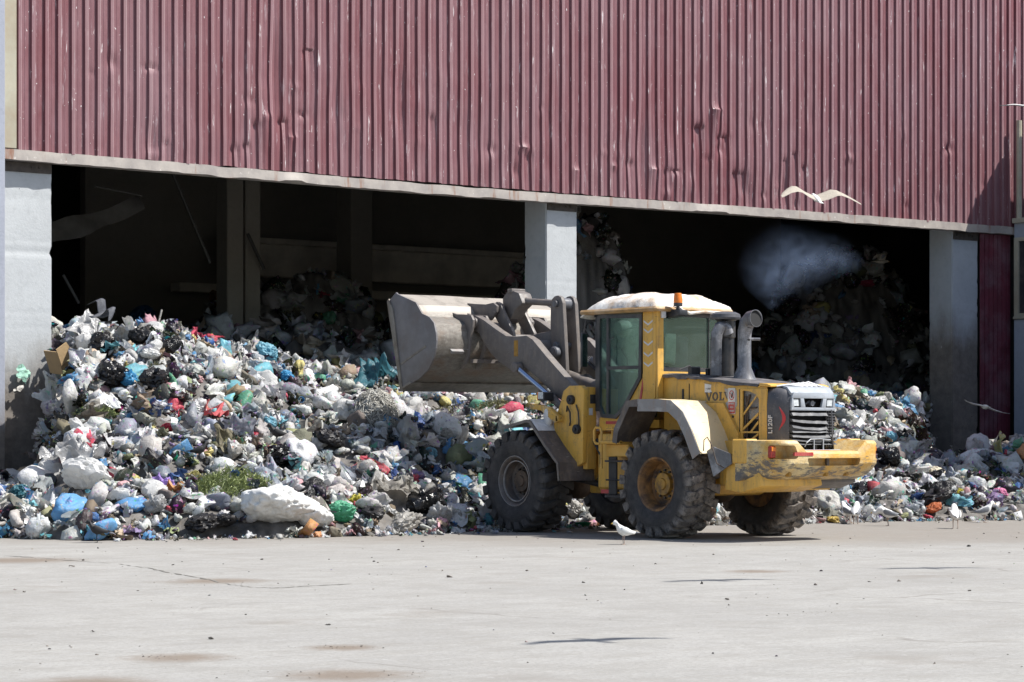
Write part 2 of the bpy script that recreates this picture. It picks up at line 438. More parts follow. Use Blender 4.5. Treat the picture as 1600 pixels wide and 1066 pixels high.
def mat_ground():
    t = NT("worn_concrete_yard")
    c = t.mix(t.noise(0.35, 8, 0.68, lo=0.38, hi=0.62), (0.352, 0.343, 0.322), (0.298, 0.289, 0.272))
    # wheel-rubbed streaks along the hall front
    c = t.mix(t.math('MULTIPLY', t.noise(1.2, 8, 0.7, vec=t.map((0.5, 1.6, 1), rot=(0, 0, 0.66)), lo=0.42, hi=0.70), 0.5), c, (0.265, 0.258, 0.245))
    c = t.mix(t.math('MULTIPLY', t.noise(0.9, 7, 0.75, vec=t.map((0.35, 2.2, 1), rot=(0, 0, 0.63)), lo=0.50, hi=0.72), 0.4), c, (0.37, 0.362, 0.35))
    # grime towards the pile (an actual dirtier strip)
    s3 = t.sep(); d = t.math('ADD', t.math('MULTIPLY', s3[0], 0.629), t.math('MULTIPLY', s3[1], 0.777))
    dd = t.math('ADD', d, t.math('MULTIPLY', t.noise(0.5, 6, 0.7), 8.0))
    c = t.mix(t.math('MULTIPLY', t.ramp(dd, 38.5, 42.0), 0.75), c, (0.20, 0.175, 0.15))
    # oil and rust stains
    c = t.mix(t.math('MULTIPLY', t.noise(0.55, 5, 0.6, lo=0.60, hi=0.74), 0.5), c, (0.17, 0.14, 0.11))
    c = t.mix(t.math('MULTIPLY', t.noise(6, 9, 0.8, lo=0.55, hi=0.72), 0.45), c, (0.22, 0.20, 0.175))
    c = t.mix(t.math('MULTIPLY', t.noise(24, 7, 0.85, lo=0.47, hi=0.62), .6), c, (0.19, 0.185, 0.17))
    c = t.mix(t.math('MULTIPLY', t.noise(1.7, 10, 0.85, lo=0.47, hi=0.58), .5), c, (0.235, 0.225, 0.205))
    c = t.mix(t.math('MULTIPLY', t.noise(5.5, 8, 0.8, lo=0.57, hi=0.66), .5), c, (0.42, 0.415, 0.40))
    c = t.mix(t.math('MULTIPLY', t.noise(2.6, 9, 0.8, vec=t.map((0.6, 2.4, 1), rot=(0, 0, 0.64)), lo=0.52, hi=0.60), .35), c, (0.25, 0.235, 0.21))
    c = t.mix(t.noise(17, 6, 0.7, lo=0.68, hi=0.72), c, (0.07, 0.06, 0.05))
    # known spills: brown crumbs of rust and soil trodden into the slab
    for (sx_, sy_, sr_) in ((9.29, 15.11, .42), (9.46, 13.34, .5), (10.65, 15.09, .32), (15.0, 28.1, .9), (14.5, 22.8, .6), (20.2, 20.6, .4), (7.9, 13.9, .5)):
        vd = t.n("ShaderNodeVectorMath", operation='DISTANCE'); t.link(t.tc, vd.inputs[0]); vd.inputs[1].default_value = (sx_, sy_, 0)
        f_ = t.math('ADD', t.ramp(vd.outputs["Value"], sr_*1.7, 0), t.math('MULTIPLY', t.noise(7, 9, .85), .9))
        c = t.mix(t.math('MULTIPLY', t.ramp(f_, .82, 1.25), .75), c, (.17, .13, .095))
    # hairline cracks
    vo = t.n("ShaderNodeTexVoronoi", feature='DISTANCE_TO_EDGE'); vo.inputs["Scale"].default_value = 0.16
    w1 = t.n("ShaderNodeVectorMath", operation='ADD'); nz = t.n("ShaderNodeTexNoise"); nz.inputs["Scale"].default_value = 0.8; nz.inputs["Detail"].default_value = 6
    t.link(t.tc, nz.inputs["Vector"]); t.link(t.tc, w1.inputs[0]); t.link(nz.outputs["Color"], w1.inputs[1]); t.link(w1.outputs[0], vo.inputs["Vector"])
    ck = t.math('MULTIPLY', t.ramp(vo.outputs["Distance"], 0.006, 0.0015), t.noise(0.4, 3, lo=0.5, hi=0.65))
    c = t.mix(t.math('MULTIPLY', ck, 0.4), c, (0.13, 0.115, 0.1))
    t.set(c, 0.88, spec=0.25)
    t.bump(t.math('ADD', t.noise(3, 8, 0.7), t.math('MULTIPLY', t.noise(40, 4), 0.4)), 0.35, 0.02)
    return t.m
M['ground'] = mat_ground()

def mat_trash(name, attr=True, col=None, rough=0.4, dirt=0.35, trans=0.0, crease=1.0, shine=0.5):
    t = NT(name)
    if attr:
        a = t.n("ShaderNodeAttribute", attribute_name="col"); base = a.outputs["Color"]; gl = a.outputs["Alpha"]
        rg = t.ramp(gl, 0, 1, 0.8, 0.18)
    else:
        base = col; rg = rough
    c = t.mix(t.math('MULTIPLY', t.noise(9, 7, 0.75, lo=0.50, hi=0.66), dirt), base, (0.17, 0.135, 0.095))
    c = t.mix(t.math('MULTIPLY', t.noise(3.1, 5, 0.7, lo=0.55, hi=0.62), dirt*0.8), c, (0.06, 0.05, 0.042))
    if attr:
        nz = t.n("ShaderNodeTexNoise"); nz.inputs["Scale"].default_value = 5.5; nz.inputs["Detail"].default_value = 1; t.link(t.tc, nz.inputs["Vector"])
        hs = t.n("ShaderNodeHueSaturation"); hs.inputs["Saturation"].default_value = 1.8; hs.inputs["Value"].default_value = .8; t.link(nz.outputs["Color"], hs.inputs["Color"])
        pf = t.math('MULTIPLY', t.noise(15, 2, .5, lo=.60, hi=.63), t.ramp(gl, .2, .5)); c = t.mix(t.math('MULTIPLY', pf, .75), c, hs.outputs[0])
    t.set(c, rg, spec=shine)
    if trans:
        t.b.inputs["Subsurface Weight"].default_value = 0.0
    wv = t.noise(7, 3, 0.5, dist=1.2)
    rid = t.math('ABSOLUTE', t.math('SUBTRACT', wv, 0.5))
    rid2 = t.math('ABSOLUTE', t.math('SUBTRACT', t.noise(19, 3, 0.6, dist=0.8), 0.5))
    t.bump(t.math('ADD', rid, t.math('MULTIPLY', rid2, 0.5)), 0.5*crease, 0.06)
    tl = t.n("ShaderNodeBsdfTranslucent"); t.link(c, tl.inputs[0]) if not isinstance(c, tuple) else None
    mx = t.n("ShaderNodeMixShader")
    if attr: t.link(t.math('MULTIPLY', gl, .62), mx.inputs[0])
    else: mx.inputs[0].default_value = .40 if rough < .45 else .05
    t.link(t.b.outputs[0], mx.inputs[1]); t.link(tl.outputs[0], mx.inputs[2]); t.link(mx.outputs[0], t.out.inputs[0])
    return t.m
M['trash'] = mat_trash("mixed_waste")
M['grass'] = mat_simple("cut_grass", (0.34, 0.39, 0.17), 0.8, var=0.4, scale=12)
M['hay'] = mat_simple("dry_grass", (0.26, 0.25, 0.13), 0.8, var=0.4, scale=12)
M['heap_base'] = mat_simple("compacted_waste", (0.075, 0.07, 0.062), 0.9, var=0.6, scale=5, dirt=(0.3, 0.28, 0.25), dirt_amt=0.6, bump=0.8)
_tm = {}
def tmat(name, col, rough=0.35, **k):
    if name not in _tm: _tm[name] = mat_trash(name, False, col, rough, **k)
    return _tm[name]

# ================================================================== GROUND
g = MB()
g.quad((-400, -300, 0), (600, -300, 0), (600, 700, 0), (-400, 700, 0))
tag(g.build("ground", M['ground'], smooth=None), kind="structure")

# ================================================================== THE HALL
YF = 41.0
hall = empty("waste_hall", (34.5, YF, 0))
tag(hall, "open fronted waste hall with dented burgundy corrugated cladding above two wide bays", "building")
X0c, X1c, ZT, ZB = 21.83, 49.9, 13.4, 6.60

def bulge(x, z):
    """bruises in the sheet: out of plane and sideways"""
    low = max(0.0, 1-(z-ZB)/4.2)
    dy = 0.0; dx = 0.0
    for (cx, cz, sx, sz, a) in DENTS:
        q = math.exp(-((x-cx)/sx)**2-((z-cz)/sz)**2)
        dy += a*q; dx += 0.22*a*q*math.sin(z*4+cx)
    nz = noise.noise(Vector((x*1.1, z*0.7, 3.0)))
    nn = noise.noise(Vector((x*3.1, z*1.9, 9.0)))
    reg = 0.35+0.65*max(0, noise.noise(Vector((x*0.35, z*0.3, 1.0)))*1.8+0.3)
    rg = 1.0 if x < 42.5 else .35
    dy += low*reg*(0.022*nz+0.018*nn)*rg
    dx += low*reg*(0.006*noise.noise(Vector((x*0.9, z*0.9, 5)))+0.005*nn)*rg
    for (cx, cz, wx, a) in KINKS:
        if abs(x-cx) > wx*2.2: continue
        g_ = math.exp(-((x-cx)/wx)**4); dz = z-cz
        dy += a*g_*(math.exp(-dz/.05) if dz > 0 else math.exp(dz/.45))
    for (cx, cz, a, hz_) in FOLDS:
        g_ = math.exp(-((z-cz)/hz_)**2)
        t_ = (x-cx)/.22
        if abs(t_) < 6: dx += a*math.tanh(t_)*math.exp(-abs(t_)*.35)*g_; dy += .06*math.exp(-t_*t_*2.5)*g_
    return dx, dy
rd = random.Random(3)
FOLDS = [(27.33, 8.4, .045, 1.0), (36.74, 7.5, .05, .8), (28.78, 7.84, .015, .6), (30.33, 8.2, .02, .7), (41.1, 7.0, .02, .4), (39.9, 6.9, -.02, .4), (24.6, 6.9, .02, .4)]
KINKS = [(26.7, 7.03, .10, .055), (26.92, 7.45, .10, .06), (27.17, 7.63, .10, -.05), (27.51, 7.55, .11, .065), (26.42, 6.96, .10, .05), (28.1, 8.96, .14, .05), (27.73, 7.26, .10, -.04),
         (36.46, 7.35, .12, .06), (37.07, 7.26, .12, -.05), (37.48, 7.24, .11, .05), (38.43, 8.26, .15, .10), (38.95, 8.69, .14, -.09), (39.16, 8.1, .2, .06), (39.55, 7.32, .11, .06), (39.79, 7.33, .1, .05),
         (41.4, 7.87, .1, .04), (41.09, 7.71, .1, .04), (41.71, 7.6, .1, .04), (31.1, 7.9, .1, .05), (33.6, 7.3, .12, .05), (34.9, 7.1, .1, -.05), (24.9, 6.95, .1, .04), (45.1, 6.95, .1, .04)]

DENTS0 = [(27.6, 8.0, .30, .55, .13), (27.1, 7.3, .35, .5, -.09), (28.9, 7.6, .3, .35, -.08), (31.9, 7.5, .35, .5, .10), (31.4, 8.4, .25, .4, -.08), (25.0, 7.0, .5, .25, -.06),
         (33.2, 7.0, .3, .3, .07), (37.5, 7.3, .35, .5, -.12), (38.6, 8.9, .3, .5, .12), (38.8, 7.2, .5, .5, .08), (40.1, 7.6, .3, .6, -.11), (40.9, 7.1, .3, .4, .09), (42.6, 7.0, .35, .4, .09), (36.2, 8.1, .3, .35, -.06)]
DENTS = [(q[0], q[1], q[2], q[3], q[4]*.16) for q in DENTS0]
for _ in range(46):
    DENTS.append((rd.uniform(23, 48), rd.uniform(6.7, 8.6), rd.uniform(.05, .16), rd.uniform(.04, .16), rd.uniform(-.045, .05)))
cl = MB(); bm = cl.bm
pitch = 0.2692
nr = int((X1c-X0c)/pitch)
zs = []; z = ZB
while z < ZT:
    zs.append(z); z += 0.055 if z < 9.0 else 0.3
zs.append(ZT)
prev = None
xs = []
for i in range(nr):
    x = X0c+i*pitch
    jit = rd.uniform(-.006, .006)
    xs += [(x+jit, 0), (x+0.012+jit, -1), (x+0.070+jit, -1), (x+0.077+jit, -.93), (x+0.092+jit, 0), (x+0.15+jit, -.02), (x+0.158+jit, -.11), (x+0.20+jit, -.11), (x+0.208+jit, -.02)]
for ci_, (x, dpt) in enumerate(xs):
    colv = []
    for z in zs:
        dx, dy = bulge(x, z)
        edge = 0.0
        if z < ZB+0.02: edge = 0.03*noise.noise(Vector((x*2.3, 0, 7)))
        colv.append(bm.verts.new((x+dx, YF-0.02+dpt*0.047+min(dy, .10)*(1.0 if dpt else .85), z+edge)))
    if prev:
        for k in range(len(zs)-1):
            f = bm.faces.new((prev[k], colv[k], colv[k+1], prev[k+1]))
            f.material_index = 1 if ci_ % 9 == 2 else (2 if ci_ % 9 == 3 else 0)
    prev = colv
cl.build("cladding", [M['cladding'], M['cladding_ridge'], M['cladding_edge']], hall, smooth=22)

# bottom flashing: slightly battered strip
tr = MB(); bm = tr.bm
prev = None
nx = 220
for i in range(nx+1):
    x = 21.50+(49.1-21.50)*i/nx
    sag = -0.055*math.exp(-((x-32)/6.0)**2)
    n1 = noise.noise(Vector((x*1.7, 1, 0)))*0.022+noise.noise(Vector((x*6, 1, 4)))*0.008; n2 = noise.noise(Vector((x*2.3, 5, 0)))*0.03+noise.noise(Vector((x*7, 5, 2)))*0.012
    bx = 0.05 if 38.2 < x < 39.2 or 27.4 < x < 27.9 else 0
    ring = [(x, YF-0.035, 6.62+sag+n1), (x, YF-0.075+n2, 6.615+sag+n1), (x, YF-0.080+n2-bx*.6, 6.43+sag+n1*1.5+bx*.6), (x, YF-0.03, 6.43+sag), (x, YF+0.2, 6.43+sag)]
    vs = [bm.verts.new(p) for p in ring]
    if prev:
        for k in range(4): bm.faces.new((prev[k], vs[k], vs[k+1], prev[k+1]))
    prev = vs
tr.build("bottom_flashing", M['trim'], hall)
ct = MB(); ct.box(21.52, 21.80, YF-0.085, YF+0.1, 6.625, 13.4, 0.006)
ct.build("corner_flashing", M['cream_trim'], hall)
# structure behind and above
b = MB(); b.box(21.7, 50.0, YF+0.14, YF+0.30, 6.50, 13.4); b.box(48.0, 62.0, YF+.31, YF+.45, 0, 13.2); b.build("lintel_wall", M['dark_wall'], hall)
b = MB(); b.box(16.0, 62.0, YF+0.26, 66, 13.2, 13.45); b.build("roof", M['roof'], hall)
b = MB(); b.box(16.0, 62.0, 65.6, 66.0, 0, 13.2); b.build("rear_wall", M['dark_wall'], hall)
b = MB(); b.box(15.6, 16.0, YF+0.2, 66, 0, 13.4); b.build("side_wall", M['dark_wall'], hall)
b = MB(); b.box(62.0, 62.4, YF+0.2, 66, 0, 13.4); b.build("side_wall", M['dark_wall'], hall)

def pillar(x0, x1, y0, y1, ztop, mat, seed, chipedge=0.02):
    t = bmesh.new(); bmesh.ops.create_cube(t, size=1)
    for v in t.verts: v.co = Vector(((x0+x1)/2+v.co.x*(x1-x0), (y0+y1)/2+v.co.y*(y1-y0), ztop/2+v.co.z*ztop))
    bmesh.ops.bevel(t, geom=[e for e in t.edges if abs(e.verts[0].co.z-e.verts[1].co.z) > 1], offset=0.02, segments=2, affect='EDGES')
    bmesh.ops.bisect_plane  # keep reference
    for i in range(1, 150):
        zc = ztop*i/150
        bmesh.ops.bisect_plane(t, geom=t.verts[:]+t.edges[:]+t.faces[:], plane_co=(0, 0, zc), plane_no=(0, 0, 1))
    cx, cy = (x0+x1)/2, (y0+y1)/2
    for v in t.verts:
        n = noise.noise(Vector((v.co.x*3+seed, v.co.y*3, v.co.z*4.5)))+0.6*noise.noise(Vector((v.co.x*9+seed, v.co.y*9, v.co.z*13)))
        big = noise.noise(Vector((seed*3+(v.co.x > cx)*5, (v.co.y > cy)*7, v.co.z*1.1)))
        k = max(0, n*0.5+big*1.0-0.15)*chipedge*(1.6 if v.co.z < 5.3 else 0.3)
        v.co.x += (cx-v.co.x)/abs(cx-v.co.x+1e-6)*k; v.co.y += (cy-v.co.y)/abs(cy-v.co.y+1e-6)*k*0.7
    m = MB(); m.join(t)
    return m.build("pillar", mat, hall, smooth=35)
RC = 0.16
p1 = pillar(21.54, 22.64, YF+RC, YF+RC+0.7, 6.50, M['pillar'], 1.3, 0.055)
p2 = pillar(34.25, 35.10, YF+RC, YF+RC+0.72, 6.50, M['pillar'], 4.1, 0.05)
p3 = pillar(46.95, 47.88, YF+RC, YF+RC+0.74, 6.50, M['pillar_dirty'], 8.7, 0.04)
for (a, c, p) in ((21.56, 22.62, p1), (34.27, 35.08, p2), (46.97, 47.86, p3)):
    b = MB(); b.box(a, c, YF+RC-0.03, YF+RC+0.001, 6.24, 6.42, 0.004)
    for q in (0.12, 0.62, 0.76): b.cyl((a+(c-a)*q, YF+RC-0.045, 6.34), 0.022, 0.03, 'y', 10)
    b.build("bearing_plate", M['rust'], p)
# flat burgundy sheet right of the right pillar, below the flashing
b = MB()
for i in range(7):
    x = 47.885+i*0.16; b.box(x, x+0.13, YF+0.08, YF+0.11, 0, 6.42); b.box(x+0.13, x+0.16, YF+0.10, YF+0.12, 0, 6.42)
b.build("lower_cladding", M['cladding_dark'], hall)
# inside: rear columns, beams, sloping chute plates
for (xa, xb, ya, yb) in ((32.05, 32.5, 50, 50.5), (32.68, 33.1, 50.2, 50.7), (39.1, 39.8, 55, 55.7)):
    b = MB(); b.box(xa, xb, ya, yb, 0, 13.1, 0.03); b.build("inner_column", M['concrete_in'], hall)
b = MB(); b.box(37.5, 48.2, 58.5, 58.9, 5.85, 6.75, 0.03); b.box(37.5, 48.2, 58.35, 59.0, 6.75, 6.9, 0.02); b.build("inner_beam", M['beam'], hall)
b = MB(); b.box(36.0, 47.0, 58.5, 59.0, 5.35, 5.6, 0.03); b.build("inner_beam", M['beam'], hall)
b = MB(); b.box(34, 60, 60.0, 60.3, 0, 11, 0.02); b.build("inner_wall", M['concrete_in'], hall)
b = MB(); b.tube([(29.05, 47.5, 7.17), (30.0, 47.5, 5.28)], 0.035, 6); b.build("brace_strut", M['torn'], hall)
b = MB(); b.tube([(26.0, 45.5, 6.56), (27.1, 45.5, 6.43)], 0.02, 6); b.build("sprinkler_pipe", M['torn'], hall)
b = MB(); b.tube([(32.6, 50.0, 6.2), (33.05, 50.0, 5.4)], 0.04, 6); b.build("brace_strut", M['torn'], hall)
b = MB(); b.tube([(25.0, 45.0, 4.7), (25.35, 45.0, 4.15)], 0.03, 6); b.build("brace_strut", M['torn'], hall)
t_ = MB(); bm = t_.bm; prev = None
for k in range(13):
    u = k/12; x = 25.2+2.2*u; top = 5.78+.68*u+.05*math.sin(u*9); lo_ = 5.38+.80*u**1.3+.03*math.sin(u*14)
    c = [bm.verts.new((x, 46.0+.12*math.sin(u*11+q), lo_+(top-lo_)*q/3)) for q in range(4)]
    if prev:
        for q in range(3): bm.faces.new((prev[q], prev[q+1], c[q+1], c[q]))
    prev = c
t_.build("torn_sheet", M['torn'], hall, smooth=60)

# left neighbour: grey wall
wl = MB(); wl.box(17.5, 21.46, YF-0.30, YF+0.6, 0, 13.6, 0.01)
tag(wl.build("boundary_wall", M['wall_grey'], origin=(20, YF, 0)), "tall speckled grey concrete wall at the edge of the burgundy cladding", "wall")

# right neighbour: annex with a window, stands forward of the hall and shades it
ax = empty("annex_building", (49.2, 37, 0))
tag(ax, "blue grey rendered annex with a steel framed window standing forward of the hall", "building")
XA = 48.90
b = MB(); b.box(XA, 58, 24.0, YF-0.1, 0, 4.35, 0.01); b.box(XA, 58, 24.0, 39.2, 4.352, 6.6); b.box(XA+0.02, 58, 39.2, YF-0.1, 6.35, 6.7); b.box(XA+.3, 58, 39.2, YF-.1, 4.352, 6.348)
b.build("wall", M['annex'], ax, smooth=None)
for (a, c, q) in ((6.7, 6.82, .09), (4.36, 4.42, .06)):
    b = MB(); b.box(XA-q, XA+0.2, 39.0, YF-0.11, a, c, 0.01); b.build("ledge", M['cream_trim'], ax)
b = MB(); b.box(40.5, 48.88, 22.0, 33.4, 0, 6.0, .02); b.build("unseen_shade_wing", M['annex'], ax, smooth=None)  # unseen block added to cast shade over the foot of the heap
wf = MB(); wf.box(XA-0.02, XA+0.06, 40.74, 40.88, 4.42, 6.35); wf.box(XA-0.02, XA+0.06, 39.2, 39.3, 4.42, 6.35); wf.box(XA-0.02, XA+0.06, 39.3, 40.74, 6.26, 6.35); wf.box(XA-0.02, XA+0.06, 39.3, 40.74, 4.42, 4.5)
wfo = wf.build("window", M['cream_trim'], ax)
b = MB(); b.box(XA+0.02, XA+0.03, 39.3, 40.74, 4.5, 6.26); b.build("pane", M['frame'], wfo)
b = MB(); b.box(XA-0.02, 58, 24.0, 39.6, 6.82, 9.9); b.prism([(39.6, 6.82), (40.45, 6.82), (40.40, 9.3), (39.6, 9.9)], XA+0.1, XA+0.4, 'x')
b.build("upper_wall", M['annex'], ax, smooth=None)
b = MB(); b.tube([(XA-0.02, 40.72, 6.8), (XA-0.02, 40.72, 9.2)], 0.07, 8); b.build("drain_pipe", M['cream_trim'], ax)

# ================================================================== WASTE HEAPS
FX = [14, 17.0, 18.1, 18.8, 21, 25, 28, 33, 36.4, 40, 44, 52]
FY = [37, 35.8, 34.5, 32.9, 32.1, 31.9, 32.6, 31.6, 30.3, 29.9, 29.5, 29.0]
HU = np.array([-0.3, 0.0, 0.6, 1.5, 3, 4.5, 6, 8, 10, 12, 15, 20, 30])
HXc = np.array([16, 19, 21, 23, 25, 27, 29, 31.5, 34, 37, 40, 42, 45, 47, 50, 54, 60])
HT = np.array([
 [0, .10, .30, .40, .45, .50, .50, .50, .50, .50, .5, .5, .5],
 [0, .12, .35, .50, .9, 1.5, 2.3, 3.0, 3.2, 3.0, 2.6, 2.6, 2.6],
 [0, .12, .40, .65, 1.15, 1.9, 2.7, 3.3, 3.4, 3.2, 2.6, 2.6, 2.6],
 [0, .12, .45, .75, 1.30, 2.0, 2.75, 3.3, 3.45, 3.2, 3.0, 2.6, 2.6],
 [0, .12, .40, .80, 1.35, 2.0, 2.55, 3.05, 3.3, 3.1, 3.0, 2.6, 2.6],
 [0, .12, .35, .55, 1.45, 2.05, 2.25, 2.6, 2.95, 3.0, 3.1, 2.6, 2.6],
 [0, .10, .30, .42, 1.35, 2.15, 2.3, 2.4, 2.6, 2.7, 3.5, 2.6, 2.6],
 [0, .10, .28, .42, 1.2, 2.0, 2.2, 2.3, 2.4, 2.7, 3.9, 2.6, 2.6],
 [0, .10, .30, .5, .8, 1.1, 1.4, 1.7, 2.0, 2.5, 3.4, 2.6, 2.6],
 [0, .10, .30, .5, .8, 1.1, 1.4, 1.7, 2.0, 2.3, 2.6, 2.4, 2.4],
 [0, .10, .30, .5, .8, 1.1, 1.4, 1.7, 2.0, 2.2, 2.3, 2.4, 2.4],
 [0, .10, .35, .6, .95, 1.3, 1.6, 1.9, 2.1, 2.2, 2.3, 2.4, 2.4],
 [0, .10, .35, .65, 1.05, 1.4, 1.7, 2.0, 2.1, 2.2, 2.4, 2.4, 2.4],
 [0, .10, .35, .6, .9, 1.15, 1.35, 1.55, 1.7, 1.8, 2.2, 2.4, 2.4],
 [0, .10, .3, .5, .7, .85, .95, 1.0, 1.05, 1.2, 2.2, 2.4, 2.4],
 [0, .10, .3, .5, .7, .8, .9, .95, 1.0, 1.3, 2.2, 2.4, 2.4],
 [0, .10, .3, .5, .7, .8, .9, 1, 1, 1.5, 2.2, 2.4, 2.4],
 [0, .10, .3, .5, .7, .8, .9, 1, 1, 1.5, 2.2, 2.4, 2.4]][:17])
def npnoise(X, Y, sc, seed):
    r = np.random.RandomState(seed); g = r.rand(64, 64)
    x = X*sc; y = Y*sc; xi = np.floor(x).astype(int); yi = np.floor(y).astype(int)
    fx = x-xi; fy = y-yi; fx = fx*fx*(3-2*fx); fy = fy*fy*(3-2*fy)
    a = g[xi % 64, yi % 64]; b_ = g[(xi+1) % 64, yi % 64]; c = g[xi % 64, (yi+1) % 64]; d = g[(xi+1) % 64, (yi+1) % 64]
    return (a*(1-fx)+b_*fx)*(1-fy)+(c*(1-fx)+d*fx)*fy-0.5
def height(X, Y):
    X = np.asarray(X, float); Y = np.asarray(Y, float)
    u = Y-np.interp(X, FX, FY)
    wob = npnoise(X, Y, 0.6, 5)*0.9+npnoise(X, Y, 1.8, 8)*0.5
    u = u+wob*np.clip(1.2-np.abs(u)*0.15, 0.2, 1)
    i = np.clip(np.searchsorted(HXc, X)-1, 0, len(HXc)-2); fx = np.clip((X-HXc[i])/(HXc[i+1]-HXc[i]), 0, 1)
    j = np.clip(np.searchsorted(HU, u)-1, 0, len(HU)-2); fu = np.clip((u-HU[j])/(HU[j+1]-HU[j]), 0, 1)
    H = (HT[i, j]*(1-fu)+HT[i, j+1]*fu)*(1-fx)+(HT[i+1, j]*(1-fu)+HT[i+1, j+1]*fu)*fx
    # steep left flank of the left heap
    lb = 0.5463*Y+0.05+npnoise(Y, Y*0, 0.8, 3)*0.5
    k = np.clip((X-lb+0.15)/0.75, 0, 1)
    low = np.minimum(H, 0.30+0.25*np.clip(u/2, 0, 1))
    H = np.where(Y < YF+0.5, low*(1-k)+H*k, H)
    rb = 1.118*Y+npnoise(Y, Y*0, 0.9, 4)*0.5
    kr = np.clip((rb-X+.1)/0.8, 0, 1); lowr = np.minimum(H, np.where(X > 1.168*Y, 1.05, .72))
    H = np.where((Y < YF+0.9) & (Y > 30), lowr*(1-kr)+H*kr, H)
    # tall clump behind the middle pillar
    H = np.maximum(H, 6.6*np.exp(-((X-38.7)/1.5)**4-((Y-45.6)/1.6)**4))
    H = np.maximum(H, np.where(Y > 42.3, 6.5*np.exp(-((X-50.3)/3.6)**2-((Y-48.0)/3.2)**2), 0))
    H = np.maximum(H, 5.2*np.exp(-((X-35.2)/3.9)**4-((Y-52)/2.5)**2))
    lump = npnoise(X, Y, 0.9, 11)*0.55+npnoise(X, Y, 2.3, 12)*0.28+npnoise(X, Y, 5.5, 14)*0.12
    H = H+lump*np.clip(H, 0, 1.2)*np.clip(u/2, 0, 1)
    return np.where(u < -0.3, -0.05, H)

def grid_mesh(name, xa, xb, ya, yb, st, mat, label, cat, ymask=None):
    xs_ = np.arange(xa, xb+st, st); ys_ = np.arange(ya, yb+st, st)
    XX, YY = np.meshgrid(xs_, ys_); ZZ = height(XX, YY)-0.06
    nxx, nyy = len(xs_), len(ys_)
    co = np.stack([XX, YY, ZZ], -1).reshape(-1, 3)
    idx = np.arange(nxx*nyy).reshape(nyy, nxx)
    q = np.stack([idx[:-1, :-1], idx[:-1, 1:], idx[1:, 1:], idx[1:, :-1]], -1).reshape(-1, 4)
    keep = co[q, 2].max(1) > 0.0
    q = q[keep]
    return co, q
def np_mesh(name, co, faces, mat, cols=None, smooth=False):
    me = bpy.data.meshes.new(name)
    k = faces.shape[1]
    me.vertices.add(len(co)); me.vertices.foreach_set("co", co.astype(np.float32).ravel())
    me.loops.add(faces.size); me.loops.foreach_set("vertex_index", faces.astype(np.int32).ravel())
    me.polygons.add(len(faces)); me.polygons.foreach_set("loop_start", np.arange(0, faces.size, k, dtype=np.int32))
    if smooth: me.polygons.foreach_set("use_smooth", np.ones(len(faces), bool))
    me.update(calc_edges=True)
    if cols is not None:
        a = me.attributes.new("col", 'FLOAT_COLOR', 'POINT'); a.data.foreach_set("color", cols.astype(np.float32).ravel())
    me.materials.append(mat)
    o = bpy.data.objects.new(name, me); COL.objects.link(o); return o

# ---- shape library (verts, tris)
def ico(sub):
    t = bmesh.new(); bmesh.ops.create_icosphere(t, subdivisions=sub, radius=1)
    t.verts.ensure_lookup_table()
    V = np.array([v.co[:] for v in t.verts]); F = np.array([[v.index for v in f.verts] for f in t.faces]); t.free()
    return V, F
ICO = {s_: ico(s_) for s_ in (2, 3, 4, 5)}
def bag_shape(sub, seed, knot=True, flat=0.75, crump=0.22):
    """film bag: pleats run out from the knot, long soft folds elsewhere"""
    V, F = ICO[sub]; sv = Vector((seed*3.7, seed*1.3, -seed*2.1))
    ax_ = Vector((0.5*math.sin(seed), 0.5*math.cos(seed*2), 1)).normalized()
    ux = ax_.cross(Vector((0, 1, .1))).normalized(); uy = ax_.cross(ux)
    out = np.zeros_like(V)
    for i, p in enumerate(V):
        v = Vector(p); d = v.dot(ax_); a = math.atan2(v.dot(uy), v.dot(ux))
        r = 1.0+0.34*noise.noise(v*1.0+sv)+0.12*noise.noise(v*2.3+sv)
        st = Vector((v.dot(ux)*4.5, v.dot(uy)*4.5, d*1.1))+sv
        f1 = abs(noise.noise(st)); f2 = abs(noise.noise(st*2.3))
        r -= crump*(0.55*max(0, 0.25-f1)/0.25+0.30*max(0, .22-f2)/.22)
        if knot:
            pl = max(0, d+.2)/1.2
            r *= 1-0.13*pl*abs(math.sin(a*(5+seed % 3)+3*noise.noise(v*1.5+sv)))
            if d > 0.6:
                k = (d-0.6)/0.4
                r *= (1-0.5*math.sin(min(1, k*1.15)*PI/2)) if k < 0.8 else (0.5+0.9*(k-0.8)*3)
        q = v*r; q.z *= flat
        out[i] = q[:]
    return out, F
def sheet_shape(n, seed, asp=1.0, amp=0.45):
    g_ = np.linspace(-1, 1, n); XX, YY = np.meshgrid(g_, g_*asp)
    V = []; sv = Vector((seed*2.1, seed, seed*.7))
    for x, y in zip(XX.ravel(), YY.ravel()):
        p = Vector((x, y, 0)); e = 1-0.25*abs(noise.noise(p*2+sv))*2
        zz = amp*(noise.noise(p*1.2+sv)*1.3+abs(noise.noise(p*2.7+sv))*0.9+abs(noise.noise(p*6+sv))*0.35)-0.35*(x*x+y*y)*amp
        dx = noise.noise_vector(p*1.8+sv)*0.35
        V.append(((x*e+dx.x), (y*e+dx.y), zz))
    idx = np.arange(n*n).reshape(n, n)
    q = np.stack([idx[:-1, :-1], idx[:-1, 1:], idx[1:, 1:], idx[1:, :-1]], -1).reshape(-1, 4)
    F = np.concatenate([q[:, [0, 1, 2]], q[:, [0, 2, 3]]])
    return np.array(V), F
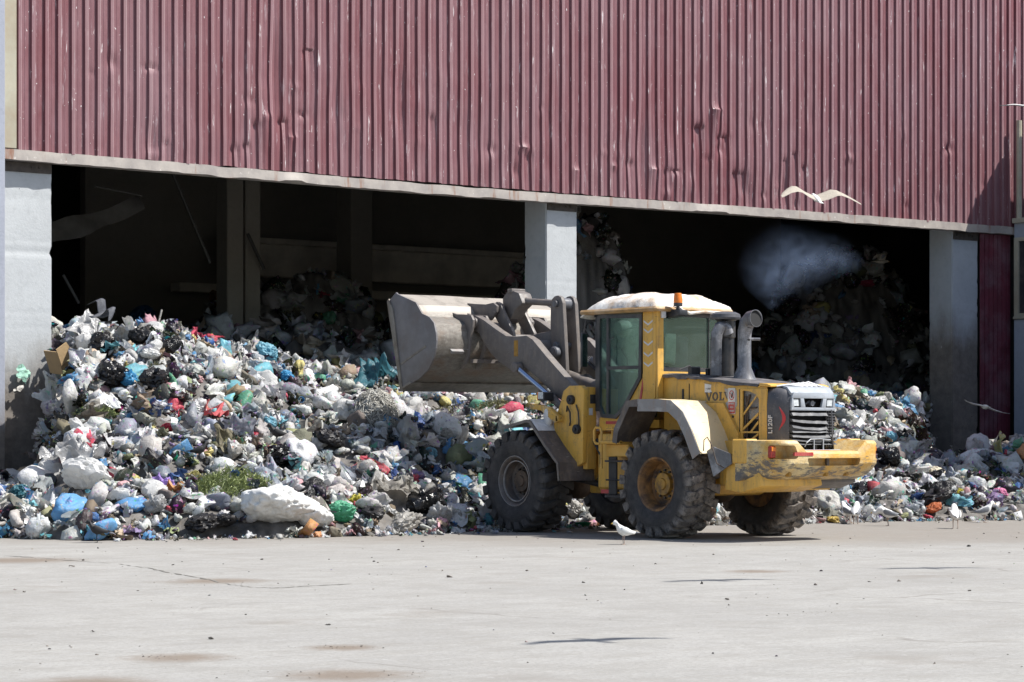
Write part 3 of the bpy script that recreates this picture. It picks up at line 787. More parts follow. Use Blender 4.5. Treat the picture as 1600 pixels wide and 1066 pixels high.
def lathe_shape(prof, n=9):
    V = []; F = []
    for z_, r in prof:
        for k in range(n): V.append((r*math.cos(2*PI*k/n), r*math.sin(2*PI*k/n), z_))
    for i in range(len(prof)-1):
        for k in range(n):
            a, b_, c, d = i*n+k, i*n+(k+1) % n, (i+1)*n+(k+1) % n, (i+1)*n+k
            F += [(a, b_, c), (a, c, d)]
    return np.array(V, float), np.array(F)
def box_shape(a, b_, c, seed=0):
    V = np.array([(x, y, z_) for x in (-a, a) for y in (-b_, b_) for z_ in (-c, c)], float)
    V += np.random.RandomState(seed).uniform(-.06, .06, V.shape)
    F = np.array([(0, 1, 3), (0, 3, 2), (4, 6, 7), (4, 7, 5), (0, 4, 5), (0, 5, 1), (2, 3, 7), (2, 7, 6), (0, 2, 6), (0, 6, 4), (1, 5, 7), (1, 7, 3)])
    return V, F
bottle_prof = [(-1, 0.0), (-1, 0.28), (-.85, .33), (-.3, .30), (-.2, .33), (.3, .33), (.6, .2), (.75, .1), (1, .1), (1, 0)]
LIB = {
 'bag': [bag_shape(3, s_*1.7+1, knot=(s_ % 3 != 0), flat=0.6+0.07*(s_ % 5), crump=0.26) for s_ in range(9)],
 'lump': [bag_shape(3, s_*2.3+5, knot=False, flat=0.34+0.08*(s_ % 4), crump=0.85) for s_ in range(10)],
 'tiny': [bag_shape(2, s_*3.3+7, knot=False, flat=0.35+0.08*(s_ % 4), crump=0.9) for s_ in range(8)],
 'rag': [sheet_shape(10, s_*2.7+60, 0.38+.06*s_, 0.55) for s_ in range(6)],
 'sheet': [sheet_shape(14, s_*1.9+2, 0.5+0.12*(s_ % 5), 0.85) for s_ in range(12)],
 'strip': [sheet_shape(8, s_*1.1+40, 0.22, 0.7) for s_ in range(4)],
 'bottle': [lathe_shape(bottle_prof), lathe_shape([(-.5, 0), (-.5, .4), (.5, .5), (.55, .52), (.5, .47), (-.4, .36), (-.4, 0)])],
 'box': [box_shape(1, .7, .35, 1), box_shape(1, .5, .5, 2), box_shape(1, .8, .06, 3)],
}
PAL = [((.72, .73, .74), 26, .7), ((.58, .58, .56), 20, .5), ((.42, .41, .38), 14, .4), ((.34, .38, .43), 12, .8), ((.018, .018, .02), 12, .9), ((.06, .06, .065), 5, .7),
       ((.12, .32, .56), 2.8, .7), ((.20, .52, .60), 2.6, .7), ((.04, .10, .28), 1.8, .5), ((.12, .38, .24), 1.3, .6), ((.50, .07, .10), 1.4, .5), ((.52, .30, .32), 1.6, .4), ((.56, .50, .20), 1.0, .5),
       ((.24, .18, .12), 3, .3), ((.42, .33, .23), 3, .3), ((.15, .13, .10), 5, .1), ((.20, .22, .11), 2, .1), ((.27, .21, .36), .4, .5), ((.55, .27, .12), .5, .4)]
PC = np.array([p[0] for p in PAL]); PW = np.array([p[1] for p in PAL], float); PW /= PW.sum(); PG = np.array([p[2] for p in PAL])
def rand_rot(R, n, tilt=1.0):
    a = R.uniform(0, 2*np.pi, n); b_ = R.normal(0, tilt, n); c = R.normal(0, tilt, n)
    ca, sa, cb, sb, cc, sc = np.cos(a), np.sin(a), np.cos(b_), np.sin(b_), np.cos(c), np.sin(c)
    Rz = np.zeros((n, 3, 3)); Rz[:, 0, 0] = ca; Rz[:, 0, 1] = -sa; Rz[:, 1, 0] = sa; Rz[:, 1, 1] = ca; Rz[:, 2, 2] = 1
    Rx = np.zeros((n, 3, 3)); Rx[:, 0, 0] = 1; Rx[:, 1, 1] = cb; Rx[:, 1, 2] = -sb; Rx[:, 2, 1] = sb; Rx[:, 2, 2] = cb
    Ry = np.zeros((n, 3, 3)); Ry[:, 1, 1] = 1; Ry[:, 0, 0] = cc; Ry[:, 0, 2] = sc; Ry[:, 2, 0] = -sc; Ry[:, 2, 2] = cc
    return Rx @ Ry @ Rz
def bake(R, pos, size, mixw, tilt=0.8, dark=1.0, minz=None):
    """place library pieces at pos (n,3) with size (n)"""
    kinds = list(mixw); wv = np.array([mixw[k] for k in kinds], float); wv /= wv.sum()
    n = len(pos); ks = R.choice(len(kinds), n, p=wv)
    Vs, Fs, Cs = [], [], []; off = 0
    for ki, kn in enumerate(kinds):
        for vi, (V, F) in enumerate(LIB[kn]):
            sel = np.where((ks == ki) & ((np.arange(n) * 7919 + ki) % len(LIB[kn]) == vi))[0]
            if len(sel) == 0: continue
            m = len(sel)
            sc = size[sel, None]*R.uniform(0.7, 1.3, (m, 3))
            if kn == 'bottle': sc = np.repeat(np.clip(size[sel, None]*0.8, .05, .17), 3, 1)
            if kn == 'box': sc = np.clip(sc, .04, .22)
            RR = rand_rot(R, m, tilt if kn not in ('bottle', 'box') else 1.5)
            W = np.einsum('mij,mkj->mki', RR, V[None]*sc[:, None, :])+pos[sel][:, None, :]
            if minz is not None: W[..., 2] = np.maximum(W[..., 2], minz)
            ci = R.choice(len(PAL), m, p=PW)
            if kn in ('sheet', 'strip'):
                pass
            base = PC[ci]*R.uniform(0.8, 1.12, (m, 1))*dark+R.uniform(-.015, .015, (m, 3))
            base = np.clip(base, .01, .8)
            cc = np.concatenate([base, PG[ci][:, None]*R.uniform(.5, 1.1, (m, 1))], 1)
            Cs.append(np.repeat(cc[:, None, :], len(V), 1).reshape(-1, 4))
            Vs.append(W.reshape(-1, 3)); Fs.append((F[None]+(np.arange(m)*len(V))[:, None, None]+off).reshape(-1, 3)); off += m*len(V)
    return np.concatenate(Vs), np.concatenate(Fs), np.concatenate(Cs)
EXCL = []
CY, SY = math.cos(math.radians(39)), math.sin(math.radians(39))
def in_view(X, Y, marg=1.2):
    r = X*CY-Y*SY; d = X*SY+Y*CY
    return np.abs(r) < d*0.2+marg

def heap(name, label, xr, yr, dens, smed, smix, seed, dark=1.0, cond=None, lo=0.05, hi=0.5, sig=0.5):
    R = np.random.RandomState(seed)
    n = int((xr[1]-xr[0])*(yr[1]-yr[0])*dens)
    X = R.uniform(*xr, n); Y = R.uniform(*yr, n); H = height(X, Y)
    e = 0.25; gx = (height(X+e, Y)-height(X-e, Y))/(2*e); gy = (height(X, Y+e)-height(X, Y-e))/(2*e)
    slope = np.sqrt(1+gx**2+gy**2)
    keep = (H > 0.02) & in_view(X, Y) & (R.uniform(0, 1, n) < np.clip(slope/2.2, .35, 1))
    # pillars stand in the way
    for (a, b_) in ((21.5, 22.75), (34.1, 35.2), (46.8, 48.0)): keep &= ~((X > a) & (X < b_) & (Y > YF-0.02) & (Y < YF+1.0))
    keep &= ~((X > 48.7) & (Y < YF+.5)); keep &= ~((X < 21.6) & (Y > YF-0.5))
    if cond is not None: keep &= cond(X, Y, H)
    for (ex_, ey_, er_) in EXCL: keep &= ((X-ex_)**2+(Y-ey_)**2 > (er_*.85)**2)
    X, Y, H, gx, gy = X[keep], Y[keep], H[keep], gx[keep], gy[keep]
    size = np.clip(np.exp(R.normal(math.log(smed), sig, len(X))), lo, hi)*np.where(H < .35, .75, 1)
    nrm = np.stack([-gx, -gy, np.ones_like(gx)], 1); nrm /= np.linalg.norm(nrm, axis=1)[:, None]
    pos = np.stack([X, Y, np.maximum(H, 0.03)], 1)+nrm*(size*R.uniform(-.25, .45, len(X)))[:, None]
    V, F, C = bake(R, pos, size, smix, dark=dark, minz=0.004)
    co, q = grid_mesh(name, xr[0], xr[1], yr[0], yr[1], 0.12, None, None, None)
    q = np.concatenate([q[:, [0, 1, 2]], q[:, [0, 2, 3]]])
    # unused verts dropped
    used = np.unique(q); remap = -np.ones(len(co), int); remap[used] = np.arange(len(used)); co = co[used]; q = remap[q]
    bc = np.tile(np.array([[.075, .07, .065, .1]]), (len(co), 1)); bc[:, :3] *= R.uniform(.4, 2.6, (len(co), 1))
    o = np_mesh(name, np.concatenate([V, co]), np.concatenate([F, q+len(V)]), M['trash'], np.concatenate([C, bc]), smooth=True)
    tag(o, label, "waste heap", kind="stuff")
    return o
# loose scraps scattered on the concrete in front of the heap and over the yard
R = np.random.RandomState(5)
n = 1500
X = R.uniform(17, 40, n); Y = np.interp(X, FX, FY)-np.abs(R.normal(0, 0.55, n))+0.3
keep = in_view(X, Y, .5); X, Y = X[keep], Y[keep]
sz = np.clip(np.exp(R.normal(math.log(.035), .5, len(X))), .012, .12)
V, F, C = bake(R, np.stack([X, Y, sz*.3], 1), sz, {'lump': 3, 'sheet': 5, 'strip': 2, 'box': .5}, tilt=.4, minz=0.003)
C[:, :3] = C[:, :3]*0.8
tag(np_mesh("litter", V, F, M['trash'], C), "small scraps of litter strewn along the foot of the heap", "litter", kind="stuff")
n = 420
dd = 14+26*R.uniform(0, 1, n)**0.6; tt = R.uniform(-.21, .21, n)
X = dd*(tt*CY+SY); Y = dd*(-tt*SY+CY)
sz = np.clip(np.exp(R.normal(math.log(.008), .6, n)), .003, .032)
V, F, C = bake(R, np.stack([X, Y, sz*.3], 1), sz, {'lump': 5, 'sheet': 2, 'strip': 1}, tilt=.3, minz=0.003)
C[:, :3] = np.where(R.uniform(0, 1, (len(C), 1)) < 2, C[:, :3].mean(1, keepdims=True)*np.array([[.35, .3, .25]]), 0)+.02
keepv = None
tag(np_mesh("grit", V, F, M['trash'], C), "dark crumbs and grit scattered over the concrete yard", "grit", kind="stuff")

# ================================================================== WHEEL LOADER
LD = empty("wheel_loader", (26.75, 29.7, 0))
tag(LD, "yellow articulated wheel loader with raised steel bucket parked against the waste heap", "wheel loader")
XC = 26.75
def wheel(xc, yc, side, tyre_mat, rust):
    c = (xc, yc, 0.805)
    W = empty("wheel", Vector(c)-worigin(LD), LD)
    t = MB()
    prof = [(-.23, .375), (-.265, .40), (-.295, .48), (-.305, .57), (-.295, .655), (-.275, .71), (-.24, .735), (0, .748), (.24, .735), (.275, .71), (.295, .655), (.305, .57), (.295, .48), (.265, .40), (.23, .375)]
    t.lathe(prof, c, 'x', 88)
    N = 21
    for sgn in (-1, 1):
        for k in range(N):
            a0 = 2*PI*(k+(0.5 if sgn > 0 else 0))/N+rnd.uniform(-.01, .01)
            st = [(.012, .808, .72, -.02, .062), (.10, .810, .72, .015, .070), (.17, .808, .72, .055, .066), (.235, .803, .71, .07, .082), (.292, .79, .70, .085, .088), (.312, .765, .66, .085, .085), (.309, .69, .64, .085, .070), (.303, .66, .64, .085, .05)]
            rings = []
            for (x, ro, ri, ac, hw) in st:
                ro += rnd.uniform(-.006, .004)
                rr = []
                for (r_, aa) in ((ri, ac-hw*1.12), (ro, ac-hw), (ro+.002, ac), (ro, ac+hw), (ri, ac+hw*1.12)):
                    A = a0+aa
                    rr.append(t.bm.verts.new((c[0]+sgn*x, c[1]+r_*math.cos(A), c[2]+r_*math.sin(A))))
                rings.append(rr)
            for i in range(len(rings)-1):
                for j in range(4): t.bm.faces.new((rings[i][j], rings[i][j+1], rings[i+1][j+1], rings[i+1][j]))
            t.bm.faces.new(rings[0]); t.bm.faces.new(rings[-1])
    t.build("tyre", tyre_mat, W, origin=c, smooth=28)
    s_ = side
    r = MB()
    r.lathe([(.225*s_, .372), (.262*s_, .405), (.272*s_, .402), (.262*s_, .375), (.225*s_, .352), (.18*s_, .335), (.05*s_, .325), (.02*s_, .30), (.03*s_, .19), (-.2*s_, .19), (-.22*s_, .372)], c, 'x', 48)
    ro = r.build("rim", M['grime_rust'] if rust else M['fender_dark'], W, origin=c, smooth=30)
    if not rust:
        q = MB()
        q.lathe([(.262*s_, .398), (.274*s_, .400), (.276*s_, .394), (.262*s_, .390)], c, 'x', 48)
        q.lathe([(.215*s_, .322), (.238*s_, .326), (.240*s_, .312), (.215*s_, .308)], c, 'x', 48)
        q.build("ring", M['fender_edge'], ro, origin=c)
    h = MB()
    h.lathe([(.02*s_, .235), (.06*s_, .232), (.075*s_, .175), (.115*s_, .17), (.135*s_, .165), (.140*s_, .09), (.150*s_, .085), (.160*s_, .08), (.162*s_, .03), (.162*s_, .0005)], c, 'x', 36)
    h.build("hub", M['hub_yellow'] if rust else M['hub_brown'], W, origin=c, smooth=30)
    nb = MB()
    for k in range(12):
        A = 2*PI*k/12
        nb.cyl((c[0]+s_*.075, c[1]+.205*math.cos(A), c[2]+.205*math.sin(A)), .019, .05, 'x', 6)
    nb.build("bolt", M['black'], W, origin=c)
for (yc, dusty) in ((28.05, True), (31.36, False)):
    for s_ in (-1, 1):
        wheel(XC+s_*1.035, yc, s_, M['tyre_dusty'] if dusty else M['tyre'], dusty)

# ---- chassis
b = MB()
b.box(26.35, 27.15, 26.5, 29.5, .78, 1.5, .03)
b.box(26.05, 27.45, 27.75, 28.35, .62, 1.05, .08, 2)
b.box(26.1, 27.4, 29.0, 29.7, .70, 1.52, .04)
b.box(26.2, 27.3, 29.1, 29.6, 1.5, 1.80, .02)
b.prism([(26.45, .72), (27.3, .80), (27.3, 1.45), (26.45, 1.45)], 26.02, 27.48, 'x', .02)
b.build("rear_frame", M['yellow'], LD)
b = MB(); b.cyl((XC, 28.05, .8), .17, 1.5, 'x', 20); b.sphere((XC, 28.05, .8), .3, 3); b.cyl((XC, 31.36, .8), .17, 1.5, 'x', 20); b.sphere((XC, 31.36, .8), .3, 3)
b.build("axle", M['hub_brown'], LD)
# front frame: two tall side plates and boxes
b = MB()
tower = [(30.16, 1.1), (30.13, 2.24), (30.20, 2.30), (30.48, 2.30), (30.62, 2.22), (30.70, 2.02), (30.86, 1.72), (30.80, 1.4), (31.0, .95), (30.5, .95)]
for x0 in (25.83, 27.57): b.prism(tower, x0, x0+.09, 'x', .008)
b.box(25.92, 26.12, 30.16, 30.26, 1.0, 2.28, .01); b.box(27.38, 27.57, 30.16, 30.26, 1.0, 2.28, .01); b.box(26.2, 27.3, 30.3, 30.4, .9, 1.6, .01); b.box(25.92, 27.57, 30.5, 30.6, 1.0, 1.4, .01); b.box(26.4, 27.1, 30.2, 31.3, .9, 1.5, .03)
b.prism([(29.9, 1.15), (30.5, 1.0), (30.62, 1.45), (30.3, 1.5)], 26.3, 27.2, 'x', .02)
b.box(26.35, 26.55, 29.7, 30.6, .62, 1.05, .02)
b.build("front_frame", M['yellow'], LD)
b = MB()
for (y, z, r_) in ((30.41, 2.08, .075), (30.27, 1.62, .075)):
    b.cyl((25.81, y, z), r_, .09, 'x', 16, .01); b.cyl((25.76, y, z), .03, .04, 'x', 8)
b.tube([(25.815, 30.30, 2.0), (25.80, 30.23, 1.9), (25.80, 30.21, 1.75), (25.81, 30.23, 1.62)], .012, 6)
b.tube([(25.815, 30.52, 1.9), (25.78, 30.47, 1.98), (25.78, 30.40, 1.88), (25.78, 30.39, 1.74), (25.815, 30.45, 1.68)], .013, 6)
b.build("pivot_pins", M['black'], LD)
b = MB(); b.box(25.98, 26.10, 30.145, 30.158, 2.02, 2.16, .004); b.build("valve_box", M['black'], LD)
b = MB(); b.box(25.96, 26.03, 30.148, 30.158, 1.84, 1.95); b.build("data_plate", M['white'], LD)
# articulation hoses
b = MB()
for (x, dy, rr) in ((26.02, 0, .30), (25.98, .04, .26), (26.05, .09, .33)):
    pts = [(x+.25, 30.25+dy, 1.45)]
    for k in range(9):
        A = PI*0.62-k*PI*1.15/8
        pts.append((x, 30.12+dy*.5-rr*.62*math.sin(A+.3)*0.9-.05, 1.12+rr*math.cos(A+.3-0.6)))
    pts = [(x+.3, 30.35, 1.42), (x+.12, 30.22, 1.46), (x, 30.02+dy*.3, 1.40), (x-.02, 29.86+dy*.3, 1.22), (x, 29.86+dy, 1.0), (x+.08, 30.0+dy, .85), (x+.3, 30.25, .82)]
    b.tube(pts, .024, 8)
b.tube([(26.3, 29.6, .66), (26.25, 30.9, .86)], .05, 10); b.tube([(26.3, 30.5, .8), (26.25, 31.1, .88)], .028, 8)
b.build("hydraulic_hoses", M['black'], LD, smooth=60)

# ---- boom
arm = [(33.16, 3.5), (32.94, 3.42), (32.62, 3.26), (32.35, 3.14), (32.1, 3.12), (31.83, 3.13), (31.67, 3.06), (31.35, 2.80), (30.52, 2.18), (30.42, 2.0), (30.55, 1.9), (31.05, 2.12), (31.54, 2.44), (31.86, 2.62),
       (31.95, 2.54), (32.05, 2.50), (32.18, 2.55), (32.3, 2.62), (32.55, 2.73), (32.77, 2.89), (32.93, 3.05), (33.05, 3.2), (33.22, 3.27), (33.29, 3.4), (33.25, 3.48)]
for x0 in (26.07, 27.28):
    b = MB(); b.prism(arm, x0, x0+.15, 'x', .006); a_ = b.build("boom_arm", M['steel'], LD)
    b = MB(); b.cyl((x0-.02, 33.15, 3.38), .085, .06, 'x', 18, .008); b.cyl((x0-.03, 31.98, 2.60), .075, .10, 'x', 16, .01); b.build("pin", M['steel'], a_)
b = MB(); b.box(26.066, 26.0695, 32.04, 32.14, 2.80, 3.06); b.build("worn_sticker", M['hub_yellow'], LD)
b = MB(); b.cyl((XC, 31.95, 2.90), .17, 1.13, 'x', 24); b.box(26.2, 27.3, 31.8, 32.2, 2.80, 3.0, .03); b.build("cross_tube", M['steel'], LD)
# bell crank: pairs of tall plates
crank = [(31.83, 3.66), (31.80, 3.73), (31.73, 3.775), (31.65, 3.785), (31.57, 3.75), (31.53, 3.66), (31.47, 2.95), (31.44, 2.55), (31.52, 2.35), (31.66, 2.30), (31.76, 2.42), (31.84, 2.9)]
b = MB()
for x0 in (26.58, 26.84): b.prism(crank, x0, x0+.07, 'x', .006)
b.build("bell_crank", M['steel'], LD)
b = MB()
for (y, z) in ((31.67, 3.65), (31.66, 2.98)):
    b.cyl((26.75, y, z), .055, .46, 'x', 16, .008)
b.cyl((26.75, 31.67, 3.65), .10, .19, 'x', 20, .01); b.cyl((26.5, 31.62, 2.86), .10, .12, 'x', 20, .02); b.cyl((27.02, 31.62, 2.86), .10, .12, 'x', 20, .02)
b.build("crank_pins", M['pipe'], LD)
b = MB(); b.tube([(26.75, 31.7, 3.66), (26.75, 32.6, 3.73), (26.75, 32.78, 3.755), (26.75, 32.9, 3.77)], [.055, .055, .075, .10], 14)
b.prism([(32.6, 3.70), (32.70, 3.87), (32.86, 3.92), (33.02, 3.90), (33.13, 3.80), (33.12, 3.62), (33.03, 3.47), (32.92, 3.45), (32.78, 3.60)], 26.62, 26.88, 'x', .02)
b.box(26.60, 26.90, 32.86, 32.98, 3.88, 3.95, .01)
b.build("tilt_link", M['steel'], LD)
b = MB()
link = [(33.24, 3.60), (33.20, 3.70), (33.10, 3.74), (33.0, 3.70), (32.95, 3.60), (32.68, 3.22), (32.66, 3.12), (32.73, 3.05), (32.83, 3.10)]
for x0 in (26.48, 26.93): b.prism(link, x0, x0+.06, 'x', .006)
b.cyl((26.75, 33.1, 3.62), .05, .56, 'x', 14); b.cyl((26.75, 32.73, 3.14), .05, .56, 'x', 14)
b.build("bucket_links", M['steel'], LD)
b = MB(); b.prism([(33.0, 3.1), (32.2, 3.20), (31.95, 3.22), (31.7, 3.05), (31.9, 2.8), (32.8, 2.9)], 26.66, 26.84, 'x', .02)
b.build("centre_gusset", M['steel'], LD)
# tilt cylinder behind the crank
b = MB(); b.cyl((26.95, 31.05, 2.75), .11, .10, 'x', 16)
b.tube([(26.75, 31.66, 2.5), (26.75, 30.9, 2.3), (26.75, 30.3, 2.05)], .10, 16); b.build("tilt_cylinder", M['steel'], LD)
for xx in (25.985, 27.515):
    b = MB(); b.tube([(xx, 31.93, 2.60), (xx, 31.1, 2.13)], .042, 14); r0 = b.build("piston_rod", M['chrome'], LD)
    b = MB(); b.cyl((xx, 31.97, 2.62), .085, .14, 'x', 16, .01); b.tube([(xx, 31.14, 2.15), (xx, 31.02, 2.08), (xx, 31.018, 2.08), (xx, 30.40, 1.72)], [.072, .072, .062, .062], 16); b.build("lift_cylinder", M['steel'], LD)
b = MB()
b.tube([(26.9, 30.8, 2.32), (26.9, 30.86, 2.44), (26.9, 30.98, 2.47), (26.9, 31.05, 2.38), (26.95, 31.0, 2.28)], .02, 8)
b.tube([(27.0, 30.7, 2.3), (27.0, 30.9, 2.5), (27.0, 31.3, 2.75)], .045, 10)
b.build("hose_guard", M['pipe'], LD)
b = MB()
for k in range(5): b.tube([(27.05+.05*k, 30.6, 2.25), (27.05+.05*k, 30.75, 2.42+.03*k), (27.0+.05*k, 31.1, 2.52), (26.95+.05*k, 31.5, 2.8)], .022, 6)
b.build("hoses", M['black'], LD)

# ---- bucket
BX0, BX1 = 25.28, 28.22
sh = [(34.20, 3.87), (33.67, 3.67), (33.54, 3.48), (33.34, 3.415), (33.24, 3.34), (33.185, 3.2), (33.17, 3.08), (33.19, 2.96), (33.26, 2.80), (33.38, 2.63), (33.60, 2.50), (33.86, 2.40), (34.10, 2.30)]
bk = MB(); bm = bk.bm
prev = None
N = 40
for i in range(N+1):
    x = BX0+(BX1-BX0)*i/N
    ro = []; ri = []
    for j, (y, z) in enumerate(sh):
        d = 0.008*noise.noise(Vector((x*1.7, y*4, z*4)))
        p0 = sh[max(0, j-1)]; p1 = sh[min(len(sh)-1, j+1)]
        t_ = Vector((p1[0]-p0[0], p1[1]-p0[1])).normalized(); nrm = Vector((-t_.y, t_.x))
        ro.append(bm.verts.new((x, y+d, z+d))); ri.append(bm.verts.new((x, y-nrm.x*-.03+d, z+abs(nrm.y)*0+(-nrm.y*-.03)+d)))
    ring = ro+ri[::-1]
    if prev:
        for j in range(len(ring)): bm.faces.new((prev[j], ring[j], ring[(j+1) % len(ring)], prev[(j+1) % len(ring)]))
    prev = ring
BK = bk.build("bucket", M['bucket'], LD, smooth=24)
side = sh[:1]+[(33.69, 3.71), (33.52, 3.52), (33.32, 3.455), (33.2, 3.36), (33.145, 3.2), (33.13, 3.07), (33.15, 2.94), (33.22, 2.77), (33.35, 2.60), (33.58, 2.465), (33.85, 2.365), (34.06, 2.29), (34.43, 3.77), (34.24, 3.90)]
for x0 in (BX0-.035, BX1):
    b = MB(); b.prism(side, x0, x0+.035, 'x', .004)
    s1 = b.build("side_plate", M['bucket_side'], BK)
    b = MB(); b.prism([(34.035, 2.26), (34.10, 2.27), (34.47, 3.76), (34.42, 3.80), (34.30, 3.62)], x0-.02, x0+.055, 'x', .004); b.prism([(33.40, 2.97), (33.42, 3.0), (34.10, 2.72), (34.09, 2.69)], x0-.008, x0+.043, 'x')
    b.build("side_cutter", M['bucket_edge'], s1)
b = MB(); b.prism([(34.14, 2.255), (34.16, 2.285), (33.83, 2.42), (33.80, 2.385)], BX0-.05, BX1+.05, 'x', .004); b.build("cutting_edge", M['bucket_edge'], BK)
b = MB()
lug = [(33.60, 3.56), (33.50, 3.53), (33.30, 3.52), (33.10, 3.50), (33.04, 3.42), (33.06, 3.30), (33.12, 3.1), (33.14, 2.92), (33.22, 2.72), (33.34, 2.62), (33.42, 2.66), (33.30, 2.9), (33.22, 3.2)]
for x0 in (25.93, 26.24, 27.18, 27.49): b.prism(lug, x0, x0+.05, 'x', .006)
lug2 = [(33.80, 3.74), (33.60, 3.72), (33.30, 3.70), (33.10, 3.72), (33.0, 3.66), (33.02, 3.56), (33.16, 3.44), (33.36, 3.38), (33.6, 3.5)]
for x0 in (26.40, 27.02): b.prism(lug2, x0, x0+.05, 'x', .006)
b.box(26.0, 27.5, 33.165, 33.20, 2.72, 2.78)
b.build("bucket_brackets", M['steel'], BK)
b = MB(); b.prism([(33.14, 2.86), (33.16, 2.94), (33.10, 2.90)], 25.55, 25.8, 'x'); b.box(25.7, 25.95, 33.16, 33.19, 2.935, 2.945); b.build("weld_scar", M['fender_edge'], BK)

# ---- cab
CX0, CX1, CY0, CY1 = 26.05, 27.42, 28.72, 30.12
cabe = MB()
# lower cab shell
cabe.prism([(28.72, 1.95), (28.72, 2.52), (29.0, 2.50), (29.5, 1.86), (30.03, 1.80), (30.03, 1.60), (29.1, 1.60), (28.98, 1.78)], CX0+.01, CX0+.09, 'x', .006)
cabe.prism([(28.72, 1.95), (28.72, 2.52), (30.03, 2.3), (30.03, 1.62), (28.98, 1.62)], CX1-.09, CX1-.01, 'x', .006)
cabe.box(CX0+.1, CX1-.1, 28.75, 30.0, 1.64, 1.76)
cabe.box(CX0+.06, CX1-.02, CY0-.03, CY0+.05, 1.95, 2.50, .01)
cabe.box(CX0+.1, CX1-.1, 29.98, 30.10, 1.62, 2.25, .01)
cab = cabe.build("cab", M['yellow'], LD)
b = MB(); b.prism([(28.70, 2.50), (28.70, 3.44), (29.0, 3.44), (29.0, 2.40), (28.98, 2.05), (28.78, 2.0), (28.72, 2.1)], CX0-.012, CX0+.075, 'x', .012)
b.box(CX0-.012, CX0+.12, 28.665, 28.70, 2.05, 3.46, .008)
b.build("corner_post", M['yellow'], cab)
b = MB()
for z in (3.24, 3.12, 2.93, 2.76, 2.61):
    b.prism([(28.97, z+.035), (28.87, z-.02), (28.77, z+.035), (28.77, z+.008), (28.87, z-.047), (28.97, z+.008)], CX0-.0165, CX0-.0125, 'x')
b.build("chevron_marking", M['white'], cab)
# red/white plate
b = MB(); b.box(CX0-.003, CX0+.008, 29.44, 29.86, 1.70, 1.745); b.build("reflective_strip", M['red'], cab)
b = MB(); b.prism([(29.0, 2.44), (28.96, 2.44), (29.06, 2.02), (29.10, 2.04)], CX0+.0, CX0+.008, 'x'); b.build("reflective_strip", M['red'], cab)
b = MB(); b.cyl((CX0-.002, 29.52, 1.77), .045, .008, 'x', 20); b.build("speed_disc", M['white'], cab)
b = MB(); b.box(CX0-.0, CX0+.05, 29.0, 29.42, 1.50, 1.76, .01); b.build("battery_box", M['charcoal'], cab)
# door: black frame with glass
dr = MB()
outer = [(30.05, 1.98), (29.94, 1.80), (29.62, 1.78), (29.42, 1.92), (29.03, 2.40), (29.01, 3.37), (29.95, 3.40), (30.05, 3.38)]
def framed(mb, pts, t, x0, x1):
    c = Vector((sum(p[0] for p in pts)/len(pts), sum(p[1] for p in pts)/len(pts)))
    inn = []
    n = len(pts)
    for i, p in enumerate(pts):
        a = Vector(pts[i-1]); q = Vector(p); c2 = Vector(pts[(i+1) % n])
        d1 = (q-a).normalized(); d2 = (c2-q).normalized(); n1 = Vector((-d1.y, d1.x)); n2 = Vector((-d2.y, d2.x))
        if (c-q).dot(n1) < 0: n1 = -n1
        if (c-q).dot(n2) < 0: n2 = -n2
        bis = (n1+n2); bis = bis/max(.4, bis.dot(n1))
        inn.append(tuple(q+bis*t))
    for i in range(n):
        j = (i+1) % n
        mb.prism([pts[i], pts[j], inn[j], inn[i]], x0, x1, 'x')
    return inn
inn = framed(dr, outer, .06, CX0-.02, CX0+.03)
dr.box(CX0-.018, CX0+.03, 29.78, 29.83, 1.86, 3.36); dr.box(CX0-.017, CX0+.028, 29.04, 29.80, 2.54, 2.59)
door = dr.build("door", M['frame'], cab)
b = MB(); b.prism(inn, CX0+.002, CX0+.008, 'x'); b.build("door_glass", M['glass'], door)
b = MB(); b.tube([(CX0-.06, 29.70, 2.62), (CX0-.07, 29.70, 2.66), (CX0-.07, 29.70, 3.0), (CX0-.02, 29.66, 3.04)], .012, 8); b.build("handle", M['frame'], door)
b = MB(); b.box(CX0+.0, CX0+.07, 30.06, 30.12, 1.9, 3.40, .01); b.box(CX1-.07, CX1, 30.06, 30.12, 1.9, 3.40, .01); b.box(CX0, CX1, 30.06, 30.14, 3.36, 3.42); b.box(CX1-.06, CX1, 28.70, 28.80, 2.5, 3.4)
b.box(CX0+.06, CX1, 28.69, 28.75, 3.33, 3.42); b.box(CX0+.06, CX1, 28.69, 28.75, 2.50, 2.56); b.box(CX1-.30, CX1-.285, 28.685, 28.70, 2.56, 3.33)
b.box(CX1-.055, CX1-.005, 28.75, 30.1, 3.34, 3.42)
b.build("window_frame", M['frame'], cab)
b = MB(); b.box(CX0+.12, CX1-.03, 28.705, 28.712, 2.54, 3.36); b.build("rear_window", M['glass'], cab)
b = MB(); b.box(CX0+.06, CX1-.06, 30.09, 30.096, 2.2, 3.38); b.build("windscreen", M['glass'], cab)
b = MB(); b.box(CX1-.03, CX1-.024, 28.80, 30.05, 2.3, 3.35); b.build("side_window", M['glass'], cab)
b = MB(); b.box(26.4, 27.05, 29.1, 29.65, 2.15, 2.30, .05, 2); b.prism([(29.05, 2.2), (29.2, 2.2), (29.12, 3.05), (28.98, 3.05)], 26.45, 27.0, 'x', .04); b.build("seat", M['seat'], cab)
b = MB(); b.box(26.38, 26.62, 28.86, 28.90, 2.62, 3.08, .02); b.jitter(.02, 6); b.build("hanging_jacket", M['shirt'], cab)
b = MB()
b.tube([(26.75+.19*math.cos(a), 29.72+.07*math.sin(a), 2.75+.17*math.sin(a)) for a in [2*PI*k/20 for k in range(21)]], .016, 8); b.tube([(26.75, 29.72, 2.75), (26.75, 29.95, 2.3)], .04, 8)
